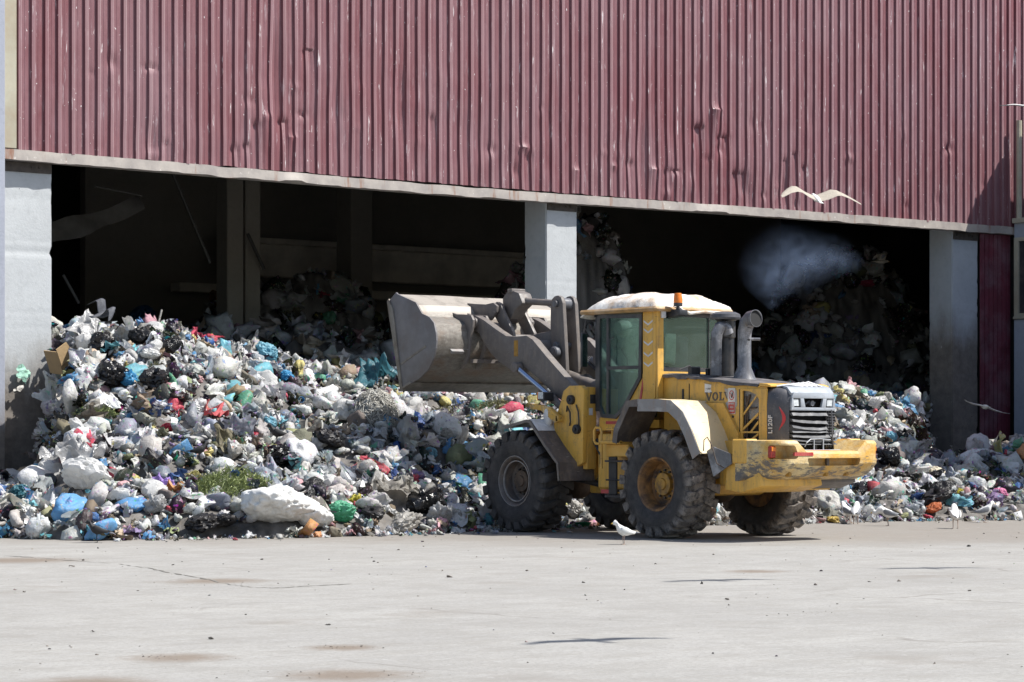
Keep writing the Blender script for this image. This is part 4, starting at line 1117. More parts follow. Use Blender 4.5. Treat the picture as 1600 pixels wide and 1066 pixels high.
b.box(26.4, 27.2, 29.92, 30.05, 1.8, 2.5, .03); b.tube([(26.28, 29.6, 2.0), (26.28, 29.62, 2.7), (26.28, 29.75, 2.85)], .015, 6)
b.build("steering_wheel", M['black'], cab)
# roof, beneath a dirty cover
b = MB(); b.box(CX0-.13, CX1+.14, 28.58, 30.36, 3.40, 3.475, .03); b.build("roof", M['roof_edge'], cab)
rc = bmesh.new()
nx_, ny_ = 34, 44
gr = []
def roofz(u, v):
    # u along x 0..1, v along y 0..1 (0 rear)
    e = min(u, 1-u, v, 1-v)
    base = 3.475+.235*min(1, max(0, e)/.22)**.55*(0.80+.2*math.sin(PI*min(1, v*1.05)))
    base += .035*noise.noise(Vector((u*5, v*6, 0)))+.015*abs(noise.noise(Vector((u*14, v*15, 2))))
    if v > .80: base -= (v-.8)*.55
    if v < .25: base -= (.25-v)*.15
    return base
for i in range(nx_+1):
    row = []
    for j in range(ny_+1):
        u, v = i/nx_, j/ny_
        x = CX0-.10+(CX1-CX0+.26)*u; y = 28.60+(30.36-28.60)*v
        z = roofz(u, v)
        if u in (0, 1) or v in (0, 1): z -= .015+.03*noise.noise(Vector((x*4, y*4, 1)))
        row.append(rc.verts.new((x+.02*noise.noise(Vector((x*5, y*5, 4))), y, z)))
    gr.append(row)
for i in range(nx_):
    for j in range(ny_): rc.faces.new((gr[i][j], gr[i+1][j], gr[i+1][j+1], gr[i][j+1]))
b = MB(); b.join(rc)
rcv = b.build("roof_cover", M['tarp'], cab, smooth=60)
sm = rcv.modifiers.new("thick", 'SOLIDIFY'); sm.thickness = .02
b = MB(); b.tube([(26.35, 28.6, 3.52), (26.45, 28.55, 3.42), (26.62, 28.56, 3.38), (26.9, 28.55, 3.41), (27.4, 28.56, 3.39)], .025, 8); b.jitter(.02, 5); b.build("tie_cord", M['tarp'], cab)
# beacon
b = MB(); b.cyl((26.28, 28.47, 3.50), .07, .05, 'z', 16); b.tube([(26.28, 28.47, 3.49), (26.28, 28.50, 3.40), (26.28, 28.68, 3.39)], .022, 8); bc = b.build("beacon_base", M['frame'], cab)
b = MB(); b.lathe([(0, .068), (.03, .07), (.13, .058), (.15, .05), (.15, .0005)], (26.28, 28.47, 3.525), 'z', 18); b.build("beacon", M['orange_lamp'], cab)
b = MB(); b.box(26.10, 26.18, 28.62, 28.665, 3.30, 3.42, .008); b.build("number_tag", M['white'], cab)
b = MB(); b.prism([(28.66, 3.3), (28.40, 3.34), (28.40, 3.42), (28.66, 3.44)], 26.25, 26.42, 'x', .01); b.build("work_lamp", M['frame'], cab)
# mirror on the near front corner
b = MB(); b.tube([(CX0, 30.1, 3.30), (CX0-.12, 30.2, 3.32), (CX0-.12, 30.25, 3.1)], .014, 6); mo = b.build("mirror_arm", M['frame'], cab)
b = MB(); b.box(CX0-.18, CX0-.06, 30.22, 30.27, 2.58, 3.12, .02, 2); b.build("mirror", M['frame'], cab)
b = MB(); b.box(CX0-.17, CX0-.07, 30.214, 30.219, 2.60, 3.10); b.build("mirror_glass", M['glass'], cab)
b = MB(); b.lathe([(-.10, .0005), (-.10, .10), (.02, .15), (.1, .13), (.12, .0005)], (27.35, 30.95, 3.25), 'x', 18); b.tube([(27.3, 30.95, 3.2), (27.3, 30.3, 3.3)], .02, 6); b.build("head_lamp", M['steel'], LD)

# ---- hood
hd = MB(); bm = hd.bm
st = []
for (y, zt, w_) in ((28.66, 2.44, .58), (28.0, 2.40, .60), (27.4, 2.345, .60), (26.98, 2.29, .60), (26.7, 2.27, .60), (26.45, 2.25, .60)):
    st.append([(XC-w_, y, 1.45), (XC-w_, y, zt-.10), (XC-w_+.02, y, zt-.03), (XC-w_+.08, y, zt), (XC, y, zt+.015), (XC+w_-.08, y, zt), (XC+w_-.02, y, zt-.03), (XC+w_, y, zt-.10), (XC+w_, y, 1.45)])
rings = [[bm.verts.new(p) for p in r_] for r_ in st]
for i in range(len(rings)-1):
    for j in range(8):
        if i in (3, 4) and j == 0: continue
        bm.faces.new((rings[i][j], rings[i][j+1], rings[i+1][j+1], rings[i+1][j]))
bm.faces.new(rings[0]); 
hood = hd.build("hood", M['yellow'], LD)
# side of the opening
b = MB()
b.box(XC-.602, XC-.58, 26.94, 26.99, 1.45, 2.20); b.box(XC-.602, XC-.58, 26.44, 26.60, 1.45, 2.2); 
b.prism([(26.94, 2.20), (26.60, 2.20), (26.60, 2.05), (26.66, 2.12), (26.80, 2.17), (26.94, 2.18)], XC-.601, XC-.58, 'x')
b.box(XC-.601, XC-.585, 26.60, 26.94, 1.56, 1.585)
b.prism([(26.93, 1.60), (26.62, 1.82), (26.62, 1.86), (26.93, 1.64)], XC-.598, XC-.585, 'x'); b.prism([(26.75, 1.58), (26.62, 1.70), (26.62, 1.74), (26.79, 1.58)], XC-.599, XC-.586, 'x')
b.prism([(26.93, 1.85), (26.65, 2.12), (26.64, 2.10), (26.92, 1.82)], XC-.597, XC-.587, 'x')
b.prism([(26.80, 1.46), (26.62, 1.56), (26.62, 1.53), (26.76, 1.45)], XC-.5975, XC-.587, 'x')
b.build("grille_frame", M['yellow'], hood)
b = MB(); b.box(XC-.55, XC-.54, 26.58, 26.96, 1.76, 2.22); b.build("radiator_screen", M['plate_mesh'], hood)
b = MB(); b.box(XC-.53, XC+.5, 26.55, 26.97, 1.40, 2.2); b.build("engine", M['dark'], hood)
b = MB(); b.tube([(XC-.57, 26.92, 1.5), (XC-.57, 26.90, 1.8), (XC-.575, 26.86, 2.0), (XC-.57, 26.82, 2.12)], .018, 8); b.tube([(XC-.58, 26.93, 1.95), (XC-.585, 26.80, 1.92), (XC-.58, 26.66, 1.93)], .012, 6); b.tube([(XC-.57, 26.88, 1.45), (XC-.57, 26.86, 1.75), (XC-.57, 26.9, 2.1)], .012, 6); b.build("engine_hoses", M['hub_brown'], hood)
# seams and slots
b = MB()
for y in (28.08, 27.0): b.box(XC-.606, XC-.59, y-.006, y+.006, 1.5, 2.30 if y > 28 else 2.2)
b.box(XC-.606, XC-.59, 28.20, 28.235, 2.06, 2.22)
b.box(XC-.606, XC-.59, 28.19, 28.245, 2.015, 2.025); b.box(XC-.606, XC-.59, 28.19, 28.245, 2.035, 2.045)
b.cyl((XC-.602, 27.14, 1.80), .02, .012, 'x', 12); b.cyl((XC-.602, 27.17, 1.55), .014, .012, 'x', 12)
b.build("seams", M['black'], hood)
b = MB(); b.box(XC-.58, XC-.48, 28.42, 28.70, 1.95, 2.42, .04, 2); b.build("fuel_tank_cover", M['yellow'], hood)
# rubber sheet on top
mt = MB(); bm = mt.bm; prev = None
for i in range(41):
    y = 28.74-(28.74-26.62)*i/40
    zt = np.interp(y, [26.45, 27.0, 28.0, 28.7], [2.25, 2.29, 2.40, 2.44])+.022
    dr1 = .055+.03*noise.noise(Vector((y*3.0, 0, 0)))+.02*noise.noise(Vector((y*8, 3, 0))); out = .015+.02*noise.noise(Vector((y*4, 9, 0)))
    if 28.10 < y < 28.14: dr1 -= .03
    pts = []
    for k in range(-8, 9):
        u = k/8; x = XC+u*.60
        z = zt+.012*(1-u*u)+.015*noise.noise(Vector((x*3, y*2.5, 0)))
        if k == -8: z = zt-dr1; x -= out
        if k == -7: z = zt-.012; x = XC-.60-out*.4
        if k == 8: z = zt-dr1; x += out
        if k == 7: z = zt-.012; x = XC+.60
        pts.append(bm.verts.new((x, y, z)))
    if prev:
        for k in range(16): bm.faces.new((prev[k], prev[k+1], pts[k+1], pts[k]))
    prev = pts
mo = mt.build("rubber_sheet", M['mat_rubber'], hood, smooth=60); q_ = mo.modifiers.new("t", 'SOLIDIFY'); q_.thickness = .012
# lettering
def lettering(txt, size, name, mat, parent, loc, xdir, ydir, sx=1.0, ext=.001, bold=0.0):
    cu = bpy.data.curves.new(name, 'FONT'); cu.body = txt; cu.size = size; cu.extrude = ext; cu.offset = bold; cu.resolution_u = 3
    to = bpy.data.objects.new(name, cu); COL.objects.link(to)
    bpy.context.view_layer.update()
    me = bpy.data.meshes.new_from_object(to.evaluated_get(bpy.context.evaluated_depsgraph_get()))
    bpy.data.objects.remove(to)
    xd = Vector(xdir); yd = Vector(ydir); zd = xd.cross(yd)
    R_ = Matrix((xd*sx, yd, zd)).transposed().to_4x4()
    me.transform(Matrix.Translation(Vector(loc)-worigin(parent)) @ R_)
    me.materials.clear(); me.materials.append(mat)
    o = bpy.data.objects.new(name, me); COL.objects.link(o); o.parent = parent
    return o
XS = XC-.604
# VOLV with slab serifs
b = MB()
def stroke(pts): b.prism([(27.73-px_*1.0, 2.04+pz_) for px_, pz_ in pts], XS-.002, XS+.003, 'x')
hh = .125
stroke([(0, hh), (.055, hh), (.055, hh-.014), (.045, hh-.014), (.082, .04), (.115, hh-.014), (.1, hh-.014), (.1, hh), (.145, hh), (.145, hh-.014), (.135, hh-.014), (.088, 0), (.066, 0), (.012, hh-.014), (0, hh-.014)])
oc, ic = [], []
for k in range(24):
    a = 2*PI*k/24; oc.append((.215+.062*math.cos(a), hh/2+.064*math.sin(a))); ic.append((.215+.032*math.cos(a), hh/2+.044*math.sin(a)))
for k in range(24):
    j = (k+1) % 24; stroke([oc[k], oc[j], ic[j], ic[k]])
stroke([(.295, 0), (.395, 0), (.395, .04), (.382, .04), (.374, .016), (.345, .016), (.345, hh-.014), (.358, hh-.014), (.358, hh), (.295, hh), (.295, hh-.014), (.308, hh-.014), (.308, .014), (.295, .014)])
stroke([(.40, hh), (.452, hh), (.452, hh-.014), (.442, hh-.014), (.462, .06), (.462, .012), (.412, hh-.014), (.40, hh-.014)])
b.build("lettering", M['lettering'], hood)
b = MB(); b.prism([(27.80+.0, 2.30), (27.62, 2.275), (27.60, 2.17), (27.76, 2.155), (27.765, 2.12), (27.80, 2.12)][:0] or [(27.74, 2.295), (27.60, 2.275), (27.605, 2.20), (27.585, 2.155), (27.74, 2.165)], XS-.001, XS+.002, 'x'); b.build("sticker", M['white'], hood)
lettering("y pan", .055, "sticker_text", M['lettering'], hood, (XS-.003, 27.72, 2.205), (0, -1, 0), (0, 0, 1))
b = MB(); b.prism([(27.32, 2.13), (27.06, 2.10), (27.05, 1.88), (27.11, 1.82), (27.26, 1.78), (27.32, 1.90), (27.24, 1.95)], XS-.001, XS+.002, 'x'); _ps = b.build("peeled_sticker", M['grey_sticker'], hood); _ps.location.z += .085
sg = MB(); sg.box(XS-.006, XS-.002, 27.085, 27.235, 1.715, 2.095); sign = sg.build("warning_sign", M['white'], hood)
b = MB(); b.box(XS-.008, XS-.0062, 27.092, 27.228, 1.722, 1.89)
oc = [(27.16+.058*math.cos(2*PI*k/24), 1.99+.072*math.sin(2*PI*k/24)) for k in range(24)]; ic = [(27.16+.046*math.cos(2*PI*k/24), 1.99+.058*math.sin(2*PI*k/24)) for k in range(24)]
for k in range(24): b.prism([oc[k], oc[(k+1) % 24], ic[(k+1) % 24], ic[k]], XS-.008, XS-.0062, 'x')
b.build("sign_red", M['red'], sign)
b = MB(); b.prism([(27.175, 1.955), (27.15, 1.95), (27.13, 1.985), (27.135, 2.03), (27.15, 2.035), (27.16, 2.0), (27.18, 1.99)], XS-.0085, XS-.0065, 'x'); b.build("sign_hand", M['black'], sign)
b = MB(); b.prism([(27.198, 2.035), (27.206, 2.028), (27.122, 1.945), (27.114, 1.952)], XS-.0095, XS-.0085, 'x'); b.build("sign_bar", M['red'], sign)
for i, tx in enumerate(("ZA VREME", "RADA", "ZABRANJEN")):
    lettering(tx, .034, "sign_text", M['white'], sign, (XS-.0095, (27.222, 27.19, 27.224)[i], 1.855-i*.053), (0, -1, 0), (0, 0, 1), (0.72, .72, .64)[i], .0005, .0008)
sign.location.z += .125
b = MB(); b.box(XS-.001, XS+.002, 27.08, 27.15, 1.63, 1.70); b.build("small_sticker", M['grey_sticker'], hood)
# yellow rear cap of the hood over the grille
b = MB(); b.prism([(26.47, 1.46), (26.47, 2.24), (26.52, 2.262), (26.62, 2.275), (26.62, 2.235), (26.53, 2.22), (26.51, 1.46)][:0] or [(26.60, 2.285), (26.45, 2.275), (26.36, 2.25), (26.36, 2.225), (26.6, 2.24)], XC-.6, XC+.6, 'x', .008)
b.build("hood_lip", M['yellow'], hood)

# ---- grille unit
gm = MB(); bm = gm.bm
secs = []
for (y, w_, zt, zb) in ((26.46, .595, 2.215, 1.33), (26.33, .585, 2.225, 1.32), (26.20, .54, 2.20, 1.32), (26.12, .46, 2.14, 1.32)):
    secs.append([(XC-w_, y, zb), (XC-w_-.005, y, zt-.25), (XC-w_+.015, y, zt-.08), (XC-w_+.07, y, zt-.015), (XC-w_+.16, y, zt), (XC+w_-.16, y, zt), (XC+w_-.07, y, zt-.015), (XC+w_-.015, y, zt-.08), (XC+w_+.005, y, zt-.25), (XC+w_, y, zb)])
rings = [[bm.verts.new(p) for p in r_] for r_ in secs]
for i in range(3):
    for j in range(9): bm.faces.new((rings[i][j], rings[i][j+1], rings[i+1][j+1], rings[i+1][j]))
gr_ = gm.build("grille_shroud", M['charcoal'], LD, smooth=40); q_ = gr_.modifiers.new("t", 'SOLIDIFY'); q_.thickness = .018
# pale top panel with three openings
tp = MB()
PY0, PY1 = 26.085, 26.125
def rp(pts): tp.prism([(XC+a, z) for a, z in pts], PY0, PY1, 'y', .004)
rp([(-.44, 2.08), (-.40, 2.145), (.40, 2.145), (.44, 2.08), (.44, 2.06), (-.44, 2.06)])
rp([(-.45, 1.93), (.45, 1.93), (.455, 1.885), (-.455, 1.885)])
rp([(-.455, 1.93), (-.44, 2.06), (-.415, 2.06), (-.395, 1.93)]); rp([(-.255, 1.93), (-.27, 2.06), (-.20, 2.06), (-.165, 1.93)])
rp([(.455, 1.93), (.44, 2.06), (.415, 2.06), (.395, 1.93)]); rp([(.255, 1.93), (.27, 2.06), (.20, 2.06), (.165, 1.93)])
tp.prism([(26.105, 2.14), (26.19, 2.225), (26.32, 2.256), (26.42, 2.262), (26.42, 2.245), (26.30, 2.235), (26.12, 2.10)], XC-.44, XC+.44, 'x', .004)
tp.build("grille_head", M['grille'], gr_)
b = MB()
for sx_ in (-1, 1): b.prism([(XC+sx_*.40, 1.95), (XC+sx_*.41, 2.05), (XC+sx_*.30, 2.05), (XC+sx_*.29, 1.95)], 26.10, 26.12, 'y')
b.build("reversing_lamps", M['white_lamp'], gr_)
b = MB(); b.cyl((XC+.03, 26.16, 1.99), .04, .05, 'y', 14); b.tube([(XC-.1, 26.2, 1.96), (XC+.0, 26.18, 2.02), (XC+.12, 26.18, 2.0)], .015, 6); b.build("camera_mount", M['pipe'], gr_)
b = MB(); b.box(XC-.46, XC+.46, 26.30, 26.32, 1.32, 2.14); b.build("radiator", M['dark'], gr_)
b = MB()
zz_ = [1.83, 1.745, 1.66, 1.585, 1.52, 1.465, 1.405]
for i, z in enumerate(zz_):
    t_ = bmesh.new(); bmesh.ops.create_cube(t_, size=1)
    bmesh.ops.subdivide_edges(t_, edges=[e for e in t_.edges if abs(e.verts[0].co.x-e.verts[1].co.x) > .5], cuts=14)
    h_ = .042 if i < 5 else .03; xl, xr_ = -.455, (.26 if i < 4 else .45)
    for v in t_.verts:
        u = v.co.x+.5
        bend = -.018*math.sin(u*PI)*(i % 3)*.6-(u*.03 if i in (1, 2) else 0)+.006*noise.noise(Vector((u*6, i*3, 0)))
        top = v.co.z > 0
        v.co = Vector((XC+xl+(xr_-xl)*u, 26.085+v.co.y*.05+(.022 if top else -.012)+.01*noise.noise(Vector((u*4, i*7, 2))), z+v.co.z*h_+bend))
    b.join(t_)
b.build("grille_slats", M['slat'], gr_, smooth=30)
b = MB()
for xx in (.30, .345, .39): b.box(XC+xx, XC+xx+.012, 26.12, 26.14, 1.35, 1.90)
for i in range(12): b.box(XC+.28, XC+.45, 26.085, 26.10, 1.40+i*.04, 1.408+i*.04)
b.tube([(XC+.33, 26.05, 1.9), (XC+.36, 26.06, 1.7), (XC+.34, 26.04, 1.5), (XC+.38, 26.06, 1.38)], .012, 6)
b.build("broken_slats", M['pipe'], gr_)
b = MB(); b.tube([(XC-.22, 26.05, 1.36), (XC-.2, 26.03, 1.42), (XC-.12, 26.03, 1.47), (XC+.1, 26.04, 1.475), (XC+.3, 26.04, 1.46)], .009, 6)
b.box(XC-.05, XC-.035, 26.03, 26.045, 1.30, 1.47); b.box(XC+.14, XC+.155, 26.03, 26.045, 1.30, 1.47)
b.box(XC-.42, XC+.46, 25.99, 26.06, 1.255, 1.32, .006); b.build("number_plate_frame", M['grille'], gr_)
b = MB(); b.box(XC-.22, XC+.22, 25.984, 25.989, 1.262, 1.315); b.build("red_strip", M['red'], gr_)
b = MB()
for k in range(10):
    z0, z1 = 1.60+.36*k/10*.95, 1.60+.36*(k+1)/10*.95
    f = lambda z: 26.225-.075*math.sin((z-1.60)/.342*PI)
    wd = lambda z: .004+.03*math.sin((z-1.60)/.342*PI)
    b.prism([(f(z0), z0), (f(z1), z1), (f(z1)+wd(z1), z1), (f(z0)+wd(z0), z0)], XC-.602, XC-.60, 'x')
# follow the curved flank
for v in b.bm.verts:
    v.co.x = XC-float(np.interp(v.co.y, [26.12, 26.2, 26.33, 26.46], [.47, .55, .593, .602]))-.004-(.002 if v.co.x < XC-.601 else 0)
b.build("swoosh", M['red'], gr_)
lt = lettering("L120F", .115, "model_lettering", M['white'], gr_, (XC-.612, 26.425, 1.55), (0, 0, 1), (0, 1, 0), 0.95, .001, .003)
lt.data.transform(Matrix.Translation((0, -.105, 0)))
# wrinkled film stuffed over the grille
b = MB()
for k in range(5):
    b.tube([(XC-.50+.1*k, 26.34+.03*math.sin(k), 2.235), (XC-.35+.1*k, 26.25, 2.262+.01*k), (XC-.1+.1*k, 26.22, 2.235), (XC+.1+.05*k, 26.3, 2.25)], .014, 6)
b.build("plastic_film", M['white'], gr_)

# ---- counterweight
cwm = MB(); bm = cwm.bm
def cwY(u):  # rear profile, u=-1..1
    a = abs(u)
    return 25.66+.05*u*u+(.0 if a < .72 else ((a-.72)/.28)**2.2*.46)
CW = 1.175
sec = []
us = [-1, -.985, -.95, -.9, -.85, -.8, -.75, -.7, -.6, -.45, -.3, -.15, 0, .15, .3, .45, .6, .7, .75, .8, .85, .9, .95, .985, 1]
for u in us:
    x = XC+u*CW; y = cwY(u); sh_ = .0 if abs(u) > .42 else 1.0
    lob = 1.46 if abs(u) > .52 else (1.31 if abs(u) < .46 else 1.385)
    zt = lob
    sec.append([(x, 26.50, zt), (x, y+.16, zt), (x, y+.05, zt-.012), (x, y+.01, zt-.05), (x, y, 1.22), (x, y+.01, 1.12), (x, y+.09, 1.03), (x, y+.22, .945), (x, min(26.4, y+.42), .885), (x, 26.50, .87)])
rings = [[bm.verts.new(p) for p in r_] for r_ in sec]
for i in range(len(rings)-1):
    for j in range(9): bm.faces.new((rings[i][j], rings[i][j+1], rings[i+1][j+1], rings[i+1][j]))
    bm.faces.new((rings[i][9], rings[i][0], rings[i+1][0], rings[i+1][9]))
bm.faces.new(rings[0]); bm.faces.new(rings[-1])
cw = cwm.build("counterweight", M['cw'], LD, smooth=30)
cuts = []
def cutter(pts, y0, y1, bev=.03):
    m = MB(); m.prism(pts, y0, y1, 'y', bev); return m.build("cut", M['yellow'], smooth=None)
cuts.append(cutter([(XC-1.10, 1.385), (XC-.78, 1.385), (XC-.72, 1.25), (XC-.74, 1.19), (XC-1.10, 1.19)], 25.3, 25.93))
cuts.append(cutter([(XC+1.11, 1.385), (XC+.90, 1.385), (XC+.88, 1.19), (XC+1.11, 1.19)], 25.3, 25.93))
cuts.append(cutter([(XC-.55, 1.20), (XC+.55, 1.20), (XC+.52, 1.09), (XC-.50, 1.09)], 25.3, 25.84))
boolcut(cw, cuts)
b = MB(); b.box(XC-1.19, XC-.95, 26.26, 26.56, 1.12, 1.475, .02); b.box(XC+.95, XC+1.19, 26.26, 26.56, 1.12, 1.475, .02)
b.prism([(26.46, .70), (26.05, .80), (26.12, 1.1), (26.75, 1.14), (26.8, .74)], XC-1.10, XC+.15, 'x', .02)
b.build("counterweight_bracket", M['yellow'], LD)
b = MB(); b.prism([(26.46, .74), (26.15, .84), (26.2, 1.05), (26.7, 1.1), (26.75, .76)], XC+.152, XC+.95, 'x', .01); b.build("belly_plate", M['steel'], LD)
for (xa, xb) in ((XC-1.085, XC-.985), (XC+.98, XC+1.085)):
    b = MB(); b.box(xa, xb, 25.865, 25.935, 1.205, 1.37, .01)
    tl = b.build("tail_lamp", M['red_lamp'], LD)
    b = MB(); b.box(xa+.005, xb-.005, 25.855, 25.866, 1.30, 1.36, .004); b.build("indicator_lens", M['orange_lamp'], tl)
b = MB()
for i in range(14):
    xa = XC-.80+i*.04; y = cwY((xa-XC+.02)/CW)
    if xa > XC-.46: break
    b.box(xa, xa+.0402, y-.008, y+.03, 1.235, 1.285)
b.build("reflective_strip", M['red'], cw)
b = MB(); b.box(XC-.02, XC+.03, 25.80, 25.845, 1.07, 1.21); b.build("tow_pin", M['steel'], cw)
b = MB()
for xx in (-.75, .0, .42): b.cyl((XC+xx, 25.86, .97), .035, .10, 'y', 14, .01)
b.build("bolt_bosses", M['hub_yellow'], cw)
b = MB(); b.box(XC+.5, XC+.9, 26.35, 26.47, 1.31, 1.46, .02); b.build("filler_box", M['yellow'], LD)

# ---- exhaust, intake, precleaner
b = MB(); ex = (26.70, 27.47)
b.tube([(ex[0], ex[1], 2.34), (ex[0], ex[1], 2.40), (ex[0], ex[1]+.0, 2.54), (ex[0], ex[1], 2.95), (ex[0], ex[1]-.01, 3.08), (ex[0], ex[1]-.05, 3.19), (ex[0], ex[1]-.14, 3.255), (ex[0], ex[1]-.25, 3.262)], [.19, .16, .105, .102, .106, .115, .122, .130], 20, caps=False)
eo = b.build("exhaust_stack", M['pipe'], LD, smooth=60); q_ = eo.modifiers.new("t", 'SOLIDIFY'); q_.thickness = .008
b = MB(); b.tube([(ex[0], ex[1], 2.5), (ex[0], ex[1]-.02, 3.1), (ex[0], ex[1]-.12, 3.24), (ex[0], ex[1]-.235, 3.262)], [.085, .09, .105, .121], 16); b.build("shade_plug", M['dark'], eo)  # black plug stands in for the shade inside the pipe mouth
b = MB(); b.tube([(26.45, 27.82, 2.42), (26.45, 27.82, 2.9), (26.46, 27.81, 3.05), (26.50, 27.78, 3.15), (26.56, 27.78, 3.17), (26.63, 27.78, 3.12), (26.66, 27.78, 3.05)], .088, 18); b.build("intake_pipe", M['pipe'], LD, smooth=60)
b = MB(); b.lathe([(2.4, .12), (2.98, .12), (3.0, .14), (3.24, .14), (3.26, .16)], (26.70, 27.86, 0), 'z', 24); b.build("air_filter_housing", M['frame'], LD)
b = MB(); b.lathe([(3.26, .10), (3.265, .225), (3.29, .235), (3.34, .225), (3.375, .15), (3.385, .0005)], (26.66, 27.84, 0), 'z', 28); b.build("precleaner_cap", M['charcoal'], LD)
b = MB(); b.tube([(26.76, 27.42, 2.96), (26.90, 27.34, 2.96)], .022, 8); b.build("pipe_clamp", M['pipe'], LD)
b = MB(); b.box(26.3, 26.5, 28.2, 28.28, 2.42, 2.56, .01); b.box(26.68, 26.74, 28.0, 28.05, 2.42, 2.55); b.tube([(26.35, 28.5, 2.52), (26.5, 28.45, 2.58), (26.65, 28.5, 2.52)], .012, 6); b.box(26.5, 26.56, 28.05, 28.1, 2.42, 2.53); b.build("wiper_motor", M['frame'], LD)

# ---- fenders
def strip_fender(path, x0, x1, mat, name, thick=.02, edge=.06, emat=None, xo=None):
    b = MB(); bm = b.bm; rows = []
    for i, (y, z) in enumerate(path):
        row = []
        n_ = 8
        for k in range(n_+1):
            u = k/n_; x = x0+(x1-x0)*u
            row.append(bm.verts.new((x, y+.012*noise.noise(Vector((x*4, y*4, z))), z+.014*noise.noise(Vector((x*3, y*3, 2+z))))))
        rows.append(row)
    for i in range(len(rows)-1):
        for k in range(n_): bm.faces.new((rows[i][k], rows[i][k+1], rows[i+1][k+1], rows[i+1][k]))
    o = b.build(name, mat, LD, smooth=25); q = o.modifiers.new("t", 'SOLIDIFY'); q.thickness = thick; q.offset = 0
    if emat:
        e = MB(); bm = e.bm
        A = [bm.verts.new((x0-.006, y, z+.012)) for (y, z) in path]
        cx = sum(p[0] for p in path)/len(path)
        B = []
        for i, (y, z) in enumerate(path):
            t1 = Vector(path[min(i+1, len(path)-1)])-Vector(path[max(i-1, 0)]); t1.normalize(); nn = Vector((-t1.y, t1.x))
            if nn.y > 0 or (abs(nn.y) < .1 and (nn.x > 0) == (y > cx)): nn = -nn
            B.append(bm.verts.new((x0-.006, y+nn.x*edge, z+nn.y*edge)))
        for i in range(len(path)-1): bm.faces.new((A[i], A[i+1], B[i+1], B[i]))
        eo = e.build("edge_plate", emat, o, smooth=25); q = eo.modifiers.new("t", 'SOLIDIFY'); q.thickness = .014
    return o
for s_ in (0, 1):
    def mx(a, b_): return (a, b_) if s_ == 0 else (2*XC-a, 2*XC-b_)
    # rear fender: pale panel over the wheel
    x0, x1 = mx(25.46, 26.14)
    rear = [(29.02, 1.42), (28.98, 1.62), (28.70, 2.03), (28.45, 2.055), (28.0, 2.05), (27.72, 2.03), (27.46, 1.86), (27.28, 1.60), (27.10, 1.26)]
    strip_fender(rear[:4], x0, x1, M['fender_dark'], "rear_fender_front", emat=M['fender_dark'], edge=.10)
    strip_fender(rear[3:], x0, x1, M['cream_fender'], "rear_fender", emat=M['fender_edge'], edge=.17)
    b = MB(); b.prism([(28.98, 1.42), (28.70, 2.02), (27.72, 2.02), (27.46, 1.86), (27.12, 1.30), (27.02, 1.30), (27.02, 1.50), (27.25, 2.045), (28.9, 2.045), (29.05, 1.42)][:0] or [(28.6, 2.03), (27.74, 2.02), (27.48, 1.86), (27.14, 1.32), (26.98, 1.32), (26.98, 1.55), (27.30, 2.00), (28.6, 2.045)], *sorted(mx(26.10, 26.15)), 'x'); b.build("fender_inner_panel", M['yellow'], LD)
    # front fender: muddy plate
    x0, x1 = mx(25.47, 26.17)
    front = [(31.62, 1.66), (31.08, 1.765), (30.98, 1.74), (30.62, 1.38), (30.38, 1.16), (30.31, 1.10), (30.27, .82)]
    strip_fender(front, x0, x1, M['fender_dark'], "front_fender", emat=M['steel'], edge=.035)
# pale flap and bracket behind the near rear wheel
b = MB(); b.prism([(27.12, 1.30), (26.98, 1.36), (26.62, 1.26), (26.60, 1.12), (26.98, .93)], 25.60, 25.62, 'x'); b.build("mud_flap", M['pipe'], LD)
b = MB(); b.tube([(25.50, 27.08, 1.30), (25.48, 27.05, 1.46), (25.48, 26.98, 1.50), (25.5, 26.92, 1.40), (25.5, 26.8, 1.12), (25.52, 26.68, 1.06)], .008, 6); b.build("cable", M['hub_brown'], LD)
b = MB(); b.prism([(31.02, 1.79), (30.93, 1.725), (30.80, 1.59), (30.79, 1.585)][:0] or [(31.05, 1.785), (30.98, 1.765), (30.83, 1.61), (30.82, 1.60), (30.98, 1.75)], 25.48, 25.95, 'x'); b.build("scraped_patch", M['white'], LD)

# ---- step ladder and rails near side
b = MB()
b.tube([(25.62, 29.47, 1.02), (25.62, 29.47, 1.58), (25.62, 29.50, 1.64), (25.62, 29.60, 1.645), (25.62, 29.64, 1.60), (25.62, 29.64, 1.44), (25.62, 29.60, 1.40), (25.62, 29.50, 1.40)], .020, 10)
b.tube([(25.60, 29.45, 1.42), (25.60, 29.0, 1.42)], .028, 8); b.box(25.58, 25.85, 29.0, 29.45, 1.40, 1.43, .005)
b.tube([(25.62, 29.36, 1.62), (25.62, 29.02, 1.62)], .014, 8); b.tube([(25.62, 29.22, 1.42), (25.62, 29.22, 1.66)], .014, 8)
b.box(25.7, 26.2, 28.95, 29.46, 1.20, 1.39, .01)
b.build("handrail", M['yellow'], LD)
b = MB(); b.box(25.66, 25.70, 29.18, 29.36, .62, 1.2, .01); b.box(25.60, 25.85, 28.98, 29.38, 1.12, 1.15, .005); b.box(25.60, 25.85, 29.0, 29.38, .58, .62, .006); b.tube([(25.62, 29.36, .85), (25.62, 29.0, .85)], .014, 6); b.build("steps", M['black'], LD)
b = MB(); b.box(25.72, 25.74, 29.40, 29.60, .64, .70); b.box(25.72, 25.74, 28.95, 29.12, .64, .70); b.build("reflectors", M['red'], LD)
b = MB(); b.box(25.95, 26.3, 29.05, 29.95, .70, 1.55, .03); b.build("tank", M['yellow'], LD)
